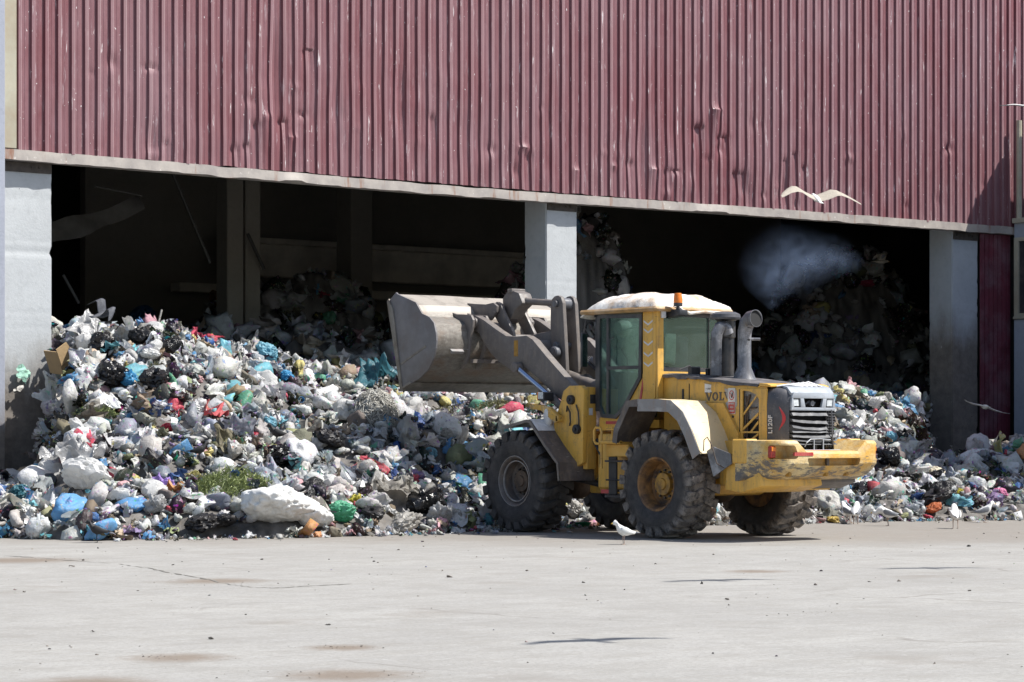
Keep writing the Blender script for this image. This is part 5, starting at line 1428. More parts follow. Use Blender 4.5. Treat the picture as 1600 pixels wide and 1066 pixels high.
# headlamp bracket near front
b = MB(); b.prism([(31.32, 2.03), (31.30, 1.94), (31.05, 1.92), (30.70, 1.72), (30.62, 1.75), (30.66, 1.85), (30.85, 1.97), (31.0, 2.0)], 25.72, 25.80, 'x', .006); b.box(25.72, 26.24, 30.62, 30.68, 1.74, 1.84, .006); b.build("lamp_bracket", M['yellow_worn'], LD)
b = MB(); b.box(25.70, 25.92, 30.95, 31.10, 2.07, 2.21, .015); lp = b.build("head_lamp", M['frame'], LD)
b = MB(); b.box(25.71, 25.91, 31.10, 31.125, 2.075, 2.205, .006); b.build("indicator_lens", M['orange_lamp'], lp)
b = MB(); b.box(25.693, 25.70, 30.96, 31.08, 2.10, 2.205, .003); b.tube([(25.78, 31.0, 2.0), (25.78, 31.0, 2.08)], .012, 6); b.build("lamp_body", M['white_lamp'], lp)
b = MB(); b.sphere((25.78, 30.93, 1.83), .13, 3, (.6, .75, 1.3)); b.jitter(.02, 5); b.build("padded_lamp", M['white'], LD)

for nm in ("chevron_marking", "bolt", "pin", "wiper_motor", "inner_beam", "side_cutter", "camera_mount", "ring", "lift_cylinder", "axle", "crank_pins", "bolt_bosses", "bell_crank", "bucket_links", "reversing_lamps", "reflectors", "counterweight_bracket", "mirror_glass"):
    for o_ in [x for x in bpy.data.objects if x.name.split('.')[0] == nm]: split_parts(o_)

# ================================================================== INDIVIDUAL BAGS AND OBJECTS ON THE HEAPS
def at(px, y, Yw):
    """a spot on the heap at depth Yw (metres into the site) seen near photo column px"""
    t = (px-800)/4000.0; C51, S51 = math.cos(math.radians(51)), math.sin(math.radians(51))
    d = Yw/(S51-C51*t); return Vector((d*(S51*t+C51), Yw, 1.53+(680-y)*d/4000.0))
def hit(px, y):
    """walk outwards from the camera until the heap (or ground) is met"""
    lo = None
    for k in range(600):
        Yw = 24+k*0.05
        p = at(px, y, Yw)
        if p.z <= max(0.0, float(height(p.x, p.y)))+0.02: return p
    return p
def single(name, kind, px, y, wpx, mat, label, cat, seed, flat=.7, rot=None, group=None, asp=(1, 1, 1), lift=0.25, tie=False):
    p = hit(px, y); d = p.x*SY+p.y*CY; r = wpx/2*d/4000.0
    if kind == 'bag': V, F = bag_shape(4, seed, True, flat, 0.24)
    elif kind == 'lump': V, F = bag_shape(4, seed, False, flat, 0.30)
    elif kind == 'smooth':
        V, F = bag_shape(5, seed, False, flat, 0.10)
        sv_ = Vector((seed, 3, 1)); V = V*np.array([[1+.10*noise.noise(Vector(q)*3+sv_)-.07*max(0, .2-abs(noise.noise(Vector(q)*2.2+sv_)))/.2] for q in V])
    elif kind == 'sheet': V, F = sheet_shape(26, seed, .7, .7)
    V = V*r*np.array(asp)*0.92
    EXCL.append((p.x, p.y, r*.9)); EXCL.append((p.x-.63*r*.9, p.y-.77*r*.9, r*.7))
    Rm = np.array(Euler(rot if rot else (rnd.uniform(-.5, .5), rnd.uniform(-.5, .5), rnd.uniform(0, 6.28))).to_matrix())
    V = V @ Rm.T
    o = np_mesh(name, V, F, mat, smooth=(kind != 'sheet'))
    if kind in ('bag', 'lump'):
        o.data.set_sharp_from_angle(angle=math.radians(32))
    base = V[:, 2].min()
    z = p.z+r*lift
    if float(height(p.x, p.y)) < 0.15: z = -base*0.92
    o.location = (p.x-0.63*r*.3, p.y-.77*r*.3, max(z, -base*0.92))
    tag(o, label, cat, group)
    if tie: pass
    return o
W1 = tmat("white_film", (.74, .74, .73), .30, dirt=.22); W0 = tmat("bright_sack", (.74, .74, .72), .5, dirt=.30, crease=.45); W2 = tmat("soiled_white_film", (.52, .50, .46), .4, dirt=.7)
K1 = tmat("black_film", (.012, .012, .014), .22, dirt=.12, shine=.8); K2 = tmat("dusty_black_film", (.03, .03, .033), .35, dirt=.3)
G1 = tmat("green_film", (.13, .45, .28), .4, dirt=.15); B1 = tmat("blue_film", (.06, .32, .58), .35, dirt=.15); B2 = tmat("light_blue_film", (.22, .48, .60), .4, dirt=.25)
P1 = tmat("purple_cloth", (.27, .17, .45), .7, dirt=.1); Y1 = tmat("yellow_film", (.62, .55, .08), .4, dirt=.2); R1 = tmat("red_film", (.50, .05, .09), .4, dirt=.2)
T1 = tmat("teal_film", (.05, .17, .21), .35, dirt=.2); N1 = tmat("clear_film", (.42, .42, .42), .2, dirt=.3, shine=.9); C1 = tmat("cardboard", (.36, .25, .13), .9, dirt=.25, crease=.3)
O1 = tmat("orange_film", (.62, .20, .08), .4, dirt=.2); E1 = tmat("beige_sack", (.46, .41, .31), .8, dirt=.4); PK = tmat("pink_cloth", (.50, .15, .28), .7, dirt=.2)
S_ = [
 ("garbage_bag", 'bag', 156, 548, 56, K1, "shiny round black garbage bag below the cardboard box", "bag", 11, .9),
 ("garbage_bag", 'bag', 222, 527, 46, K2, "crinkled black garbage bag at the top edge of the main heap", "bag", 12, .75),
 ("garbage_bag", 'bag', 243, 598, 52, K1, "black bag hanging down the steep face below the dry grass clump", "bag", 13, .9),
 ("garbage_bag", 'bag', 176, 592, 62, K1, "torn black bag with blue film beside it on the steep face", "bag", 14, .8),
 ("plastic_bag", 'bag', 201, 592, 34, B1, "bright blue plastic bag spilling from the torn black bag", "bag", 15, .9),
 ("plastic_bag", 'lump', 221, 503, 54, tmat("deep_blue_film", (.035, .12, .28), .4, dirt=.5), "dark blue bag with moss green stains on top of the main heap", "bag", 16, .6),
 ("plastic_bag", 'lump', 234, 557, 36, W1, "clean white bag lying below the crinkled black bag", "bag", 17, .5),
 ("garbage_bag", 'bag', 172, 698, 50, K1, "black garbage bag with pleated neck halfway up the steep face", "bag", 18, .8),
 ("garbage_bag", 'bag', 68, 745, 46, K1, "large black bag slumped at the foot of the pillar beside the grey wall", "bag", 19, 1.1),
 ("plastic_sheet", 'sheet', 118, 722, 100, N1, "long translucent white film hanging beside the bag slumped by the pillar", "plastic sheet", 20, .7),
 ("plastic_bag", 'lump', 140, 752, 84, W1, "big slack white bag under the hanging translucent film", "bag", 21, .6),
 ("cloth", 'sheet', 258, 760, 50, P1, "crumpled purple cloth low in the main heap, above the grey knotted bag", "cloth", 22, .7),
 ("cloth", 'sheet', 288, 766, 24, P1, "narrow strip of purple cloth beside the larger purple one", "cloth", 23, .7),
 ("plastic_bag", 'bag', 243, 792, 42, N1, "greyish white knotted bag just below the purple cloth", "bag", 24, .9),
 ("plastic_bag", 'lump', 31, 774, 40, T1, "teal green bag on the ground before the grey wall", "bag", 25, .6),
 ("garbage_bag", 'lump', 318, 825, 62, K2, "wider flattened black bag on the concrete near the great white sack", "bag", 26, .5),
 ("garbage_bag", 'lump', 352, 820, 42, K2, "small flattened black bag between the other flat one and the white sack", "bag", 27, .5),
 ("bulk_sack", 'smooth', 432, 803, 122, W0, "great bright white sack lying at the front edge of the heap", "sack", 28, .55),
 ("plastic_bag", 'smooth', 492, 816, 60, W0, "tapering white end bag touching the great white sack and mint green bag side", "bag", 29, .6),
 ("plastic_bag", 'lump', 534, 806, 54, G1, "mint green bag on the ground at the front of the heap", "bag", 30, .65),
 ("plastic_bag", 'lump', 554, 782, 26, Y1, "small yellow bag behind the mint green one", "bag", 31, .6),
 ("garbage_bag", 'bag', 583, 806, 42, K2, "dull black knotted bag between the mint green and largest black bags", "bag", 32, .6),
 ("garbage_bag", 'bag', 664, 790, 66, K1, "largest shiny black bag near the front wheel of the loader", "bag", 33, .85),
 ("plastic_bag", 'bag', 686, 808, 44, N1, "grey translucent bag leaning on the largest black bag", "bag", 34, .8),
 ("plastic_sheet", 'sheet', 622, 768, 100, W2, "long white sheet lying across the heap above the largest black bag", "plastic sheet", 35, .5),
 ("plastic_bag", 'lump', 632, 820, 60, W2, "white bag with red print next to the grey translucent bag", "bag", 36, .5),
 ("garbage_bag", 'bag', 518, 690, 52, K2, "dark grey pleated bag on the sunny shoulder of the heap", "bag", 37, .6),
 ("garbage_bag", 'bag', 438, 718, 50, K1, "glossy black bag on the slope above the great white sack", "bag", 38, .8),
 ("plastic_bag", 'lump', 420, 664, 32, B2, "pale turquoise bag in the middle of the sunny slope", "bag", 39, .7),
 ("plastic_bag", 'lump', 502, 628, 32, W1, "round white bag high on the sunny slope", "bag", 40, .9),
 ("plastic_bag", 'lump', 313, 640, 32, W1, "round white bag above the half buried small tyre", "bag", 41, .8),
 ("plastic_bag", 'lump', 396, 686, 26, R1, "crimson red bag on the middle of the slope", "bag", 42, .8),
 ("plastic_bag", 'lump', 133, 703, 26, R1, "small crimson bag on the steep face beside the pleated black bag", "bag", 43, .6),
 ("plastic_bag", 'lump', 262, 672, 30, R1, "flattened red bag on the slope below the dry grass clump", "bag", 44, .5),
 ("plastic_bag", 'lump', 418, 555, 42, B2, "bluish white bag on the crest of the heap", "bag", 45, .7),
 ("plastic_sheet", 'sheet', 366, 558, 60, N1, "large grey white film on the crest of the heap", "plastic sheet", 46, .7),
 ("tarpaulin", 'sheet', 590, 602, 96, T1, "dark teal tarpaulin draped over the fibre bundle", "tarpaulin", 47, .7),
 ("plastic_bag", 'lump', 448, 590, 24, B1, "small blue bag at the shade line of the heap", "bag", 48, .7),
 ("plastic_bag", 'lump', 672, 712, 26, B2, "pale bag in the shade next to the dirty canisters", "bag", 49, .8),
 # heap behind the counterweight
 ("garbage_bag", 'bag', 1386, 716, 44, K1, "shiny black bag next to the loader's outer tail lamp", "bag", 60, .85),
 ("garbage_bag", 'bag', 1412, 752, 44, K2, "black bag below the shiny one on the heap behind the counterweight", "bag", 61, .7),
 ("garbage_bag", 'bag', 1300, 782, 34, K1, "black bag low under the rear counterweight", "bag", 62, .9),
 ("garbage_bag", 'bag', 1336, 772, 46, K1, "black bag beside the one under the counterweight", "bag", 63, .6),
 ("garbage_bag", 'bag', 1462, 782, 58, K2, "wide black bag at the foot of the heap by the beige sack", "bag", 64, .6),
 ("garbage_bag", 'bag', 1414, 682, 34, K1, "black bag high on the heap behind the counterweight", "bag", 65, .7),
 ("plastic_bag", 'lump', 1372, 632, 34, W1, "pale bluish round bag on top of the heap behind the counterweight", "bag", 66, .7),
 ("plastic_bag", 'lump', 1335, 666, 26, B1, "bright blue bag on the heap behind the counterweight", "bag", 67, .9),
 ("plastic_bag", 'lump', 1376, 660, 44, W1, "white bag lying between the two blue bags of the heap behind the counterweight", "bag", 68, .6),
 ("plastic_bag", 'lump', 1393, 686, 22, B2, "small light blue bag below the white one of the heap behind the counterweight", "bag", 69, .9),
 ("sack", 'lump', 1466, 748, 40, E1, "beige sack with a dark opening near the pillar beside the annex", "sack", 70, .6),
 ("basin", 'lump', 1495, 771, 26, Y1, "yellow plastic basin upside down on the heap behind the counterweight", "basin", 71, .45),
 ("plastic_bag", 'lump', 1458, 797, 34, O1, "orange red bag among the gulls near the annex", "bag", 72, .5),
 ("plastic_bag", 'lump', 1564, 773, 24, PK, "magenta bag in the shaded heap before the annex", "bag", 73, .7),
 ("cloth", 'sheet', 1566, 690, 30, PK, "pink cloth on top of the shaded heap beside the annex", "cloth", 74, .5),
 ("plastic_bag", 'lump', 1302, 810, 24, tmat("mustard_film", (.45, .32, .07), .5, dirt=.3), "mustard yellow bag on the ground beside the gull pair", "bag", 75, .5),
 ("plastic_bag", 'bag', 1130, 806, 30, W2, "knotted white bag between the rear wheels", "bag", 76, 1.2),
 ("plastic_bag", 'bag', 897, 800, 30, W2, "white rag bag seen between the front and rear wheels", "bag", 77, 1.1),
]
for (nm, kd, px, y, wp, mt_, lb, ct_, sd_, fl) in S_:
    single(nm, kd, px, y, wp, mt_, lb, ct_, sd_, fl)

# more bags of a kind that nothing tells apart
def scatter_bags(n, xr, yr, mat, seed, group, label, smin, smax, name="plastic_bag"):
    R_ = random.Random(seed); k = 0; tries = 0
    vs = []
    for s_ in range(5):
        V, F = bag_shape(3, seed*1.3+s_*2.1, s_ % 2 == 0, .62+.1*s_ % .4, .30)
        me = np_mesh(name, V, F, mat, smooth=True); me.data.set_sharp_from_angle(angle=math.radians(30)); vs.append(me.data); bpy.data.objects.remove(me)
    while k < n and tries < 4000:
        tries += 1
        x, y = R_.uniform(*xr), R_.uniform(*yr)
        if not in_view(x, y, -.2): continue
        h = float(height(x, y))
        if h < .25: continue
        if 24.9 < x < 28.6 and y < 34.6: continue
        r = R_.uniform(smin, smax)
        o = bpy.data.objects.new(name, vs[k % 5]); COL.objects.link(o)
        o.location = (x, y-.05, h+r*.35); s_ = r
        o.scale = (s_*R_.uniform(.85, 1.25), s_*R_.uniform(.85, 1.2), s_*R_.uniform(.8, 1.1)); o.rotation_euler = (R_.uniform(-.9, .9), R_.uniform(-.9, .9), R_.uniform(0, 6.28))
        tag(o, label, "bag", group); k += 1
scatter_bags(42, (19.5, 30.5), (32.6, 42.4), W1, 101, "white bags on the main heap", "crumpled plain white plastic bag on the main slope in front of the bucket", .12, .24)
scatter_bags(26, (19.5, 30.5), (32.6, 42.4), W2, 102, "soiled bags on the main heap", "stained greyish white plastic bag on the main slope in front of the bucket", .12, .22)
scatter_bags(20, (19.5, 31), (32.8, 42.4), K1, 103, "small black bags on the main heap", "small glossy black garbage bag on the main slope in front of the bucket", .13, .22, "garbage_bag")
scatter_bags(26, (33, 46.5), (30.8, 42.4), W1, 104, "white bags on the heap behind the counterweight", "crumpled white plastic bag on the heap behind the counterweight", .13, .26)
scatter_bags(14, (33, 46.5), (30.8, 42.4), K1, 105, "small black bags on the heap behind the counterweight", "small glossy black garbage bag on the heap behind the counterweight", .14, .26, "garbage_bag")
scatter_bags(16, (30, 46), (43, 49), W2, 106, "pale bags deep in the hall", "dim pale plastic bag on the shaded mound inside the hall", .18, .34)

# cardboard box
p = hit(112, 560)
b = MB(); b.box(p.x-.42, p.x+.30, p.y-.20, p.y-.18, p.z-.1, p.z+.18); b.box(p.x-.42, p.x+.30, p.y-.2, p.y+.15, p.z-.12, p.z-.10); b.box(p.x-.42, p.x-.40, p.y-.2, p.y+.15, p.z-.1, p.z+.30)
b.prism([(p.x-.42, p.z+.05), (p.x-.1, p.z+.12), (p.x-.2, p.z+.42), (p.x-.45, p.z+.36)], p.y-.24, p.y-.22, 'y')
b.jitter(.03, 3)
o = b.build("cardboard_box", C1, origin=p); o.rotation_euler = (0.1, -.42, .15)
tag(o, "torn brown cardboard box sticking out beside the pillar beside the grey wall", "box")
# glassy film panel above it
p = hit(124, 520); V, F = sheet_shape(14, 91, .5, .3)
o = np_mesh("plastic_sheet", V*.34, F, N1); o.location = p+Vector((0, -.2, .12)); o.rotation_euler = (.9, -.5, .3); tag(o, "stiff clear plastic sheet leaning above the cardboard box", "plastic sheet")
# stick
p = hit(246, 512); b = MB(); b.tube([p+Vector((-.1, -.1, -.15)), p+Vector((.03, -.1, .32))], .018, 8); tag(b.build("stick", W2, origin=p), "thin pale stick poking up from the crest of the main heap", "stick")
# tyre on the slope
p = hit(352, 676); b = MB(); b.lathe([(-.05, .10), (-.07, .15), (-.05, .20), (0, .21), (.05, .20), (.07, .15), (.05, .10), (0, .09)], (0, 0, 0), 'z', 20, close=True); o = b.build("small_tyre", M['black'], origin=(0, 0, 0)); o.location = p+Vector((0, -.1, .08)); o.rotation_euler = (.5, .3, 0); tag(o, "small black tyre half buried in the slope", "tyre")
# jerrycans
for (px, y, rot, lb) in ((714, 690, (.5, .4, .9), "dirty white plastic canister with a handle in the shade of the bucket"), (733, 712, (.2, 1.2, .4), "narrower dirty white canister leaning beside the one with the handle")):
    p = hit(px, y); b = MB(); b.box(-.16, .16, -.08, .08, -.2, .16, .045, 3); b.prism([(-.14, .15), (-.09, .23), (.05, .23), (.08, .15), (.04, .15), (.02, .20), (-.07, .20), (-.10, .15)], -.025, .025, 'y', .008); b.cyl((.11, 0, .19), .035, .07, 'z', 12)
    o = b.build("canister", W2, origin=(0, 0, 0)); o.location = p+Vector((0, -.12, .08)); o.rotation_euler = rot; tag(o, lb, "canister")
# blue crate tray
p = hit(619, 713); b = MB(); b.box(-.16, .16, -.12, .12, -.01, .0); b.box(-.17, -.155, -.13, .13, 0, .09); b.box(.155, .17, -.13, .13, 0, .09); b.box(-.155, .155, -.13, -.115, 0, .09); b.box(-.155, .155, .115, .13, 0, .09)
o = b.build("crate", tmat("blue_plastic", (.02, .08, .30), .4, dirt=.2, crease=.1), origin=(0, 0, 0)); o.location = p+Vector((0, -.1, .08)); o.rotation_euler = (1.1, .2, .5); tag(o, "blue plastic tray on the shaded slope below the fibre bundle", "crate")
# green bowl between wheels
p = hit(905, 820); b = MB(); b.lathe([(0, .0005), (0, .09), (.05, .13), (.075, .145), (.075, .135), (.01, .08), (.01, .0005)], (0, 0, 0), 'z', 20); o = b.build("bowl", tmat("green_plastic", (.01, .22, .10), .3, dirt=.1, crease=.1), origin=(0, 0, 0)); o.location = (p.x, p.y-.1, .01); tag(o, "dark green plastic bowl on the ground between the wheels", "bowl")

# fibre bundle: a ball of tangled pale strapping
p = hit(588, 650)
c0 = p+Vector((.12, .22, -.08)); b = MB()
t_ = bmesh.new(); bmesh.ops.create_icosphere(t_, subdivisions=4, radius=.44)
for v in t_.verts: v.co = Vector((v.co.x*.90, v.co.y*.85, v.co.z*1.1))*(1+.15*noise.noise(v.co*2.5))
b.join(t_, Matrix.Translation(c0))
fb = b.build("fibre_bundle", tmat("grey_strapping", (.20, .20, .19), .7, dirt=.4), origin=c0)
tag(fb, "large ball of tangled pale plastic strapping beside the bucket's lower corner", "bundle")
b = MB(); R_ = random.Random(77)
for k in range(620):
    a = R_.uniform(0, 2*PI); e = R_.uniform(-1.2, 1.4); v = Vector((math.cos(a)*math.cos(e)*.41, math.sin(a)*math.cos(e)*.385, math.sin(e)*.50))
    q = []
    dr_ = Vector((R_.gauss(0, 1), R_.gauss(0, 1), R_.gauss(0, 1)-2.0)).normalized()
    for s_ in range(5):
        vv = v+dr_*(.06*s_); dr_ = (dr_+Vector((R_.gauss(0, .5), R_.gauss(0, .5), R_.gauss(0, .5)))).normalized()
        f = 1.03+.09*R_.random()**2; vl = math.sqrt((vv.x/.41)**2+(vv.y/.385)**2+(vv.z/.50)**2); q.append(c0+vv/vl*f)
    b.tube(q, .008, 3, caps=False)
b.build("strands", tmat("pale_strapping", (.48, .47, .43), .6, dirt=.5), fb)

# grass clumps
def clump(px, y, r, n, mat, label, seed, flat=.5):
    p = hit(px, y); R_ = random.Random(seed); b = MB(); bm = b.bm
    for k in range(n):
        a = R_.uniform(0, 2*PI); q = r*math.sqrt(R_.random())
        o_ = Vector((math.cos(a)*q*1.35, math.sin(a)*q*.8, flat*r*(1-(q/r)**2)*R_.uniform(.1, 1)))+p
        q2 = noise.noise(o_*5); o_.z += .10*q2; o_ += Vector((0, -.12*q2, 0)); L = R_.uniform(.05, .17); dr_ = Vector((R_.gauss(0, 1), R_.gauss(0, 1), R_.gauss(.3, .6))).normalized(); sd2 = dr_.cross(Vector((R_.random(), R_.random(), R_.random()))).normalized()*.006
        m_ = o_+dr_*L*.5; e_ = o_+dr_*L+Vector((0, 0, -.02))
        v = [bm.verts.new(x) for x in (o_-sd2, o_+sd2, m_+sd2, e_, m_-sd2)]
        bm.faces.new((v[0], v[1], v[2], v[4])); bm.faces.new((v[4], v[2], v[3]))
    tag(b.build("grass_clippings", mat, origin=p, smooth=None), label, "grass", kind="stuff")
clump(360, 770, .56, 6000, M['grass'], "fresh green grass clippings dumped at the lower slope", 1, .62)
clump(250, 582, .24, 1100, M['hay'], "dry grass clump on the steep face beside the pillar", 2)
clump(345, 700, .30, 800, M['hay'], "yellowing grass strands in the middle of the slope", 3)
clump(700, 650, .34, 1000, M['hay'], "wilted plants in the shade under the bucket", 4)
clump(775, 640, .34, 700, M['hay'], "sparse wilted plants below the bucket edge", 5)
clump(150, 650, .28, 600, M['grass'], "green scraps of plants on the steep face beside the pillar", 6)

# papers caught on the pillar beside the grey wall
def paper(c, w_, h_, rot, mat, label, seed):
    V, F = sheet_shape(8, seed, h_/w_, .25); o = np_mesh("paper", V*np.array([w_/2, w_/2, w_/2]), F, mat); o.location = c; o.rotation_euler = rot; tag(o, label, "paper"); return o
p = at(37, 584, YF+RC-.10); paper(p, .30, .26, (1.45, .55, .1), tmat("mint_paper", (.36, .62, .50), .8, dirt=.1), "mint green sheet of paper caught on the pillar beside the grey wall", 5)
p = at(30, 607, YF+RC-.14); paper(p, .26, .10, (1.1, -.15, .05), tmat("grey_paper", (.50, .48, .44), .8, dirt=.4), "curled grey paper below the mint green sheet on the pillar", 9)

# exhaust smoke
b = MB()
pth0 = [(26.82, 27.15, 3.30, .10), (26.95, 27.08, 3.45, .15), (27.1, 27.1, 3.62, .22), (27.25, 27.2, 3.80, .32), (27.3, 27.35, 4.0, .44), (27.5, 27.35, 4.2, .50), (27.8, 27.2, 4.30, .46), (28.15, 27.05, 4.32, .36), (28.5, 26.9, 4.36, .30), (28.85, 26.8, 4.34, .22)]
pth = [(26.90, 27.10, 3.40, .05), (26.95, 27.14, 3.50, .09), (26.99, 27.18, 3.65, .18), (26.99, 27.2, 3.82, .30), (27.1, 27.2, 3.98, .40), (27.32, 27.2, 4.09, .42), (27.62, 27.2, 4.17, .34), (27.95, 27.2, 4.19, .28), (28.3, 27.2, 4.25, .24), (28.6, 27.2, 4.22, .18), (28.85, 27.2, 4.14, .12)]
b.tube([q[:3] for q in pth], [q[3]*1.8 for q in pth], 16)
t = NT("exhaust_smoke"); t.t.nodes.remove(t.b)
blob = None
for q in pth:
    vd = t.n("ShaderNodeVectorMath", operation='DISTANCE'); t.link(t.tc, vd.inputs[0]); vd.inputs[1].default_value = (q[0]-27.3, q[1]-27.5, q[2]-3.9)
    f_ = t.ramp(vd.outputs["Value"], q[3]*1.7, 0)
    blob = f_ if blob is None else t.math('MAXIMUM', blob, f_)
pv = t.n("ShaderNodeVolumePrincipled"); pv.inputs["Color"].default_value = (.48, .64, .95, 1); pv.inputs["Anisotropy"].default_value = 0.1
dn = t.math('MULTIPLY', t.math('MULTIPLY', t.math('POWER', blob, 2.0), t.noise(2.6, 6, 0.62, lo=.36, hi=.74, dist=1.6)), 0.85)
t.link(dn, pv.inputs["Density"]); t.link(pv.outputs[0], t.out.inputs["Volume"])
tag(b.build("exhaust_smoke", t.m, origin=(27.3, 27.5, 3.9), smooth=60), "thin bluish smoke drifting from the loader exhaust", "smoke", kind="stuff")

# ================================================================== BIRDS
WH = mat_simple("white_feathers", (.74, .74, .72), .8, var=.1, scale=20, bump=.1); GF = mat_simple("grey_feathers", (.22, .23, .25), .8, var=.2, scale=20, bump=.1)
BF = mat_simple("black_feathers", (.02, .02, .022), .7, var=.2, scale=20, bump=.1); DG = mat_simple("slate_feathers", (.07, .075, .09), .7, var=.4, scale=30, bump=.1)
BK2 = mat_simple("yellow_bill", (.62, .40, .06), .5, bump=0); LG = mat_simple("pinkish_legs", (.42, .30, .24), .6, bump=0); TN = mat_simple("tan_feathers", (.38, .34, .28), .8, var=.2, scale=20, bump=.1)
def ringed(bm, pts, n=12, mi=0):
    """pts: (x, z, halfwidth y, halfheight z)"""
    rings = []
    for (x, z, wy, hz) in pts:
        rings.append([bm.verts.new((x, wy*math.cos(2*PI*k/n), z+hz*math.sin(2*PI*k/n))) for k in range(n)])
    for i in range(len(rings)-1):
        for k in range(n):
            f = bm.faces.new((rings[i][k], rings[i][(k+1) % n], rings[i+1][(k+1) % n], rings[i+1][k])); f.material_index = mi
    for R3 in (rings[0], rings[-1]):
        f = bm.faces.new(R3); f.material_index = mi
    return rings
def standing_bird(name, loc, heading, scale, mats, label, cat, group=None, dove=False, peck=0.0):
    """mats: body, back, tip, bill, legs; bird faces +x before rotation"""
    bm = bmesh.new()
    hx, hz = (.150, .298) if not peck else (.25, .20)
    ringed(bm, [(-.20, .165, .006, .006), (-.13, .175, .030, .022), (-.06, .185, .062, .055), (.02, .19, .075, .072), (.09, .215, .064, .070), (.120, .243, .058, .064), (.136+peck*.06, (.245+hz)/2+.008, .048, .050), (hx-.01, hz-.012, .040, .041), (hx+.012, hz+.006, .041, .040), (hx+.042, hz+.0, .028, .027), (hx+.06, hz-.006, .013, .013)], 14, 0)
    ringed(bm, [(hx+.05, hz-.002, .011, .011), (hx+.075, hz-.006, .007, .008), (hx+.092, hz-.014, .003, .004)], 8, 3)
    for s_ in (-1, 1):
        t2 = bmesh.new()
        ringed(t2, [(.08, .215, .006, .020), (.05, .215, .012, .045), (-.03, .205, .014, .045), (-.12, .19, .011, .028), (-.20, .185, .007, .014)], 10, 1)
        ringed(t2, [(-.185, .186, .006, .013), (-.25, .182, .005, .009), (-.295, .180, .001, .002)], 8, 2)
        for v in t2.verts: v.co.y += s_*(.066 if v.co.x > -.05 else .066*(1-min(1, (-.05-v.co.x)/.25)*.75))
        me = bpy.data.meshes.new("t"); t2.to_mesh(me); t2.free(); bm.from_mesh(me); bpy.data.meshes.remove(me)
        # eye and leg
        t3 = bmesh.new(); bmesh.ops.create_icosphere(t3, subdivisions=1, radius=.006); bmesh.ops.translate(t3, verts=t3.verts[:], vec=(hx+.018, s_*.033, hz+.014))
        for f in t3.faces: f.material_index = 2
        me = bpy.data.meshes.new("t"); t3.to_mesh(me); t3.free(); bm.from_mesh(me); bpy.data.meshes.remove(me)
        for seg in (((.0, s_*.032, .15), (.012, s_*.034, .075), .011, .006), ((.012, s_*.034, .078), (-.004, s_*.034, .005), .006, .005), ((-.004, s_*.034, .006), (.045, s_*.050, .004), .005, .002), ((-.004, s_*.034, .006), (.052, s_*.034, .004), .005, .002), ((-.004, s_*.034, .006), (.040, s_*.018, .004), .005, .002)):
            a, c, r0_, r1_ = seg; a = Vector(a); c = Vector(c); dd_ = (c-a).normalized(); u0 = dd_.cross(Vector((.3, 1, .2))).normalized(); u1 = dd_.cross(u0)
            A = [bm.verts.new(a+(u0*math.cos(2*PI*k/6)+u1*math.sin(2*PI*k/6))*r0_) for k in range(6)]; B = [bm.verts.new(c+(u0*math.cos(2*PI*k/6)+u1*math.sin(2*PI*k/6))*r1_) for k in range(6)]
            for k in range(6): bm.faces.new((A[k], A[(k+1) % 6], B[(k+1) % 6], B[k])).material_index = 4
    for v in bm.verts:
        if v.co.z > .13: v.co.z += .10*max(-.12, min(.10, v.co.x))*(.6 if peck else 1)
        v.co.x *= .80
    bmesh.ops.recalc_face_normals(bm, faces=bm.faces[:])
    for f in bm.faces: f.smooth = True
    me = bpy.data.meshes.new(name); bm.to_mesh(me); bm.free()
    o = bpy.data.objects.new(name, me); COL.objects.link(o)
    for m in mats: me.materials.append(m)
    o.location = loc; o.rotation_euler = (0, 0, heading); o.scale = (scale,)*3
    tag(o, label, cat, group); return o
GULL = [WH, GF, BF, BK2, LG]
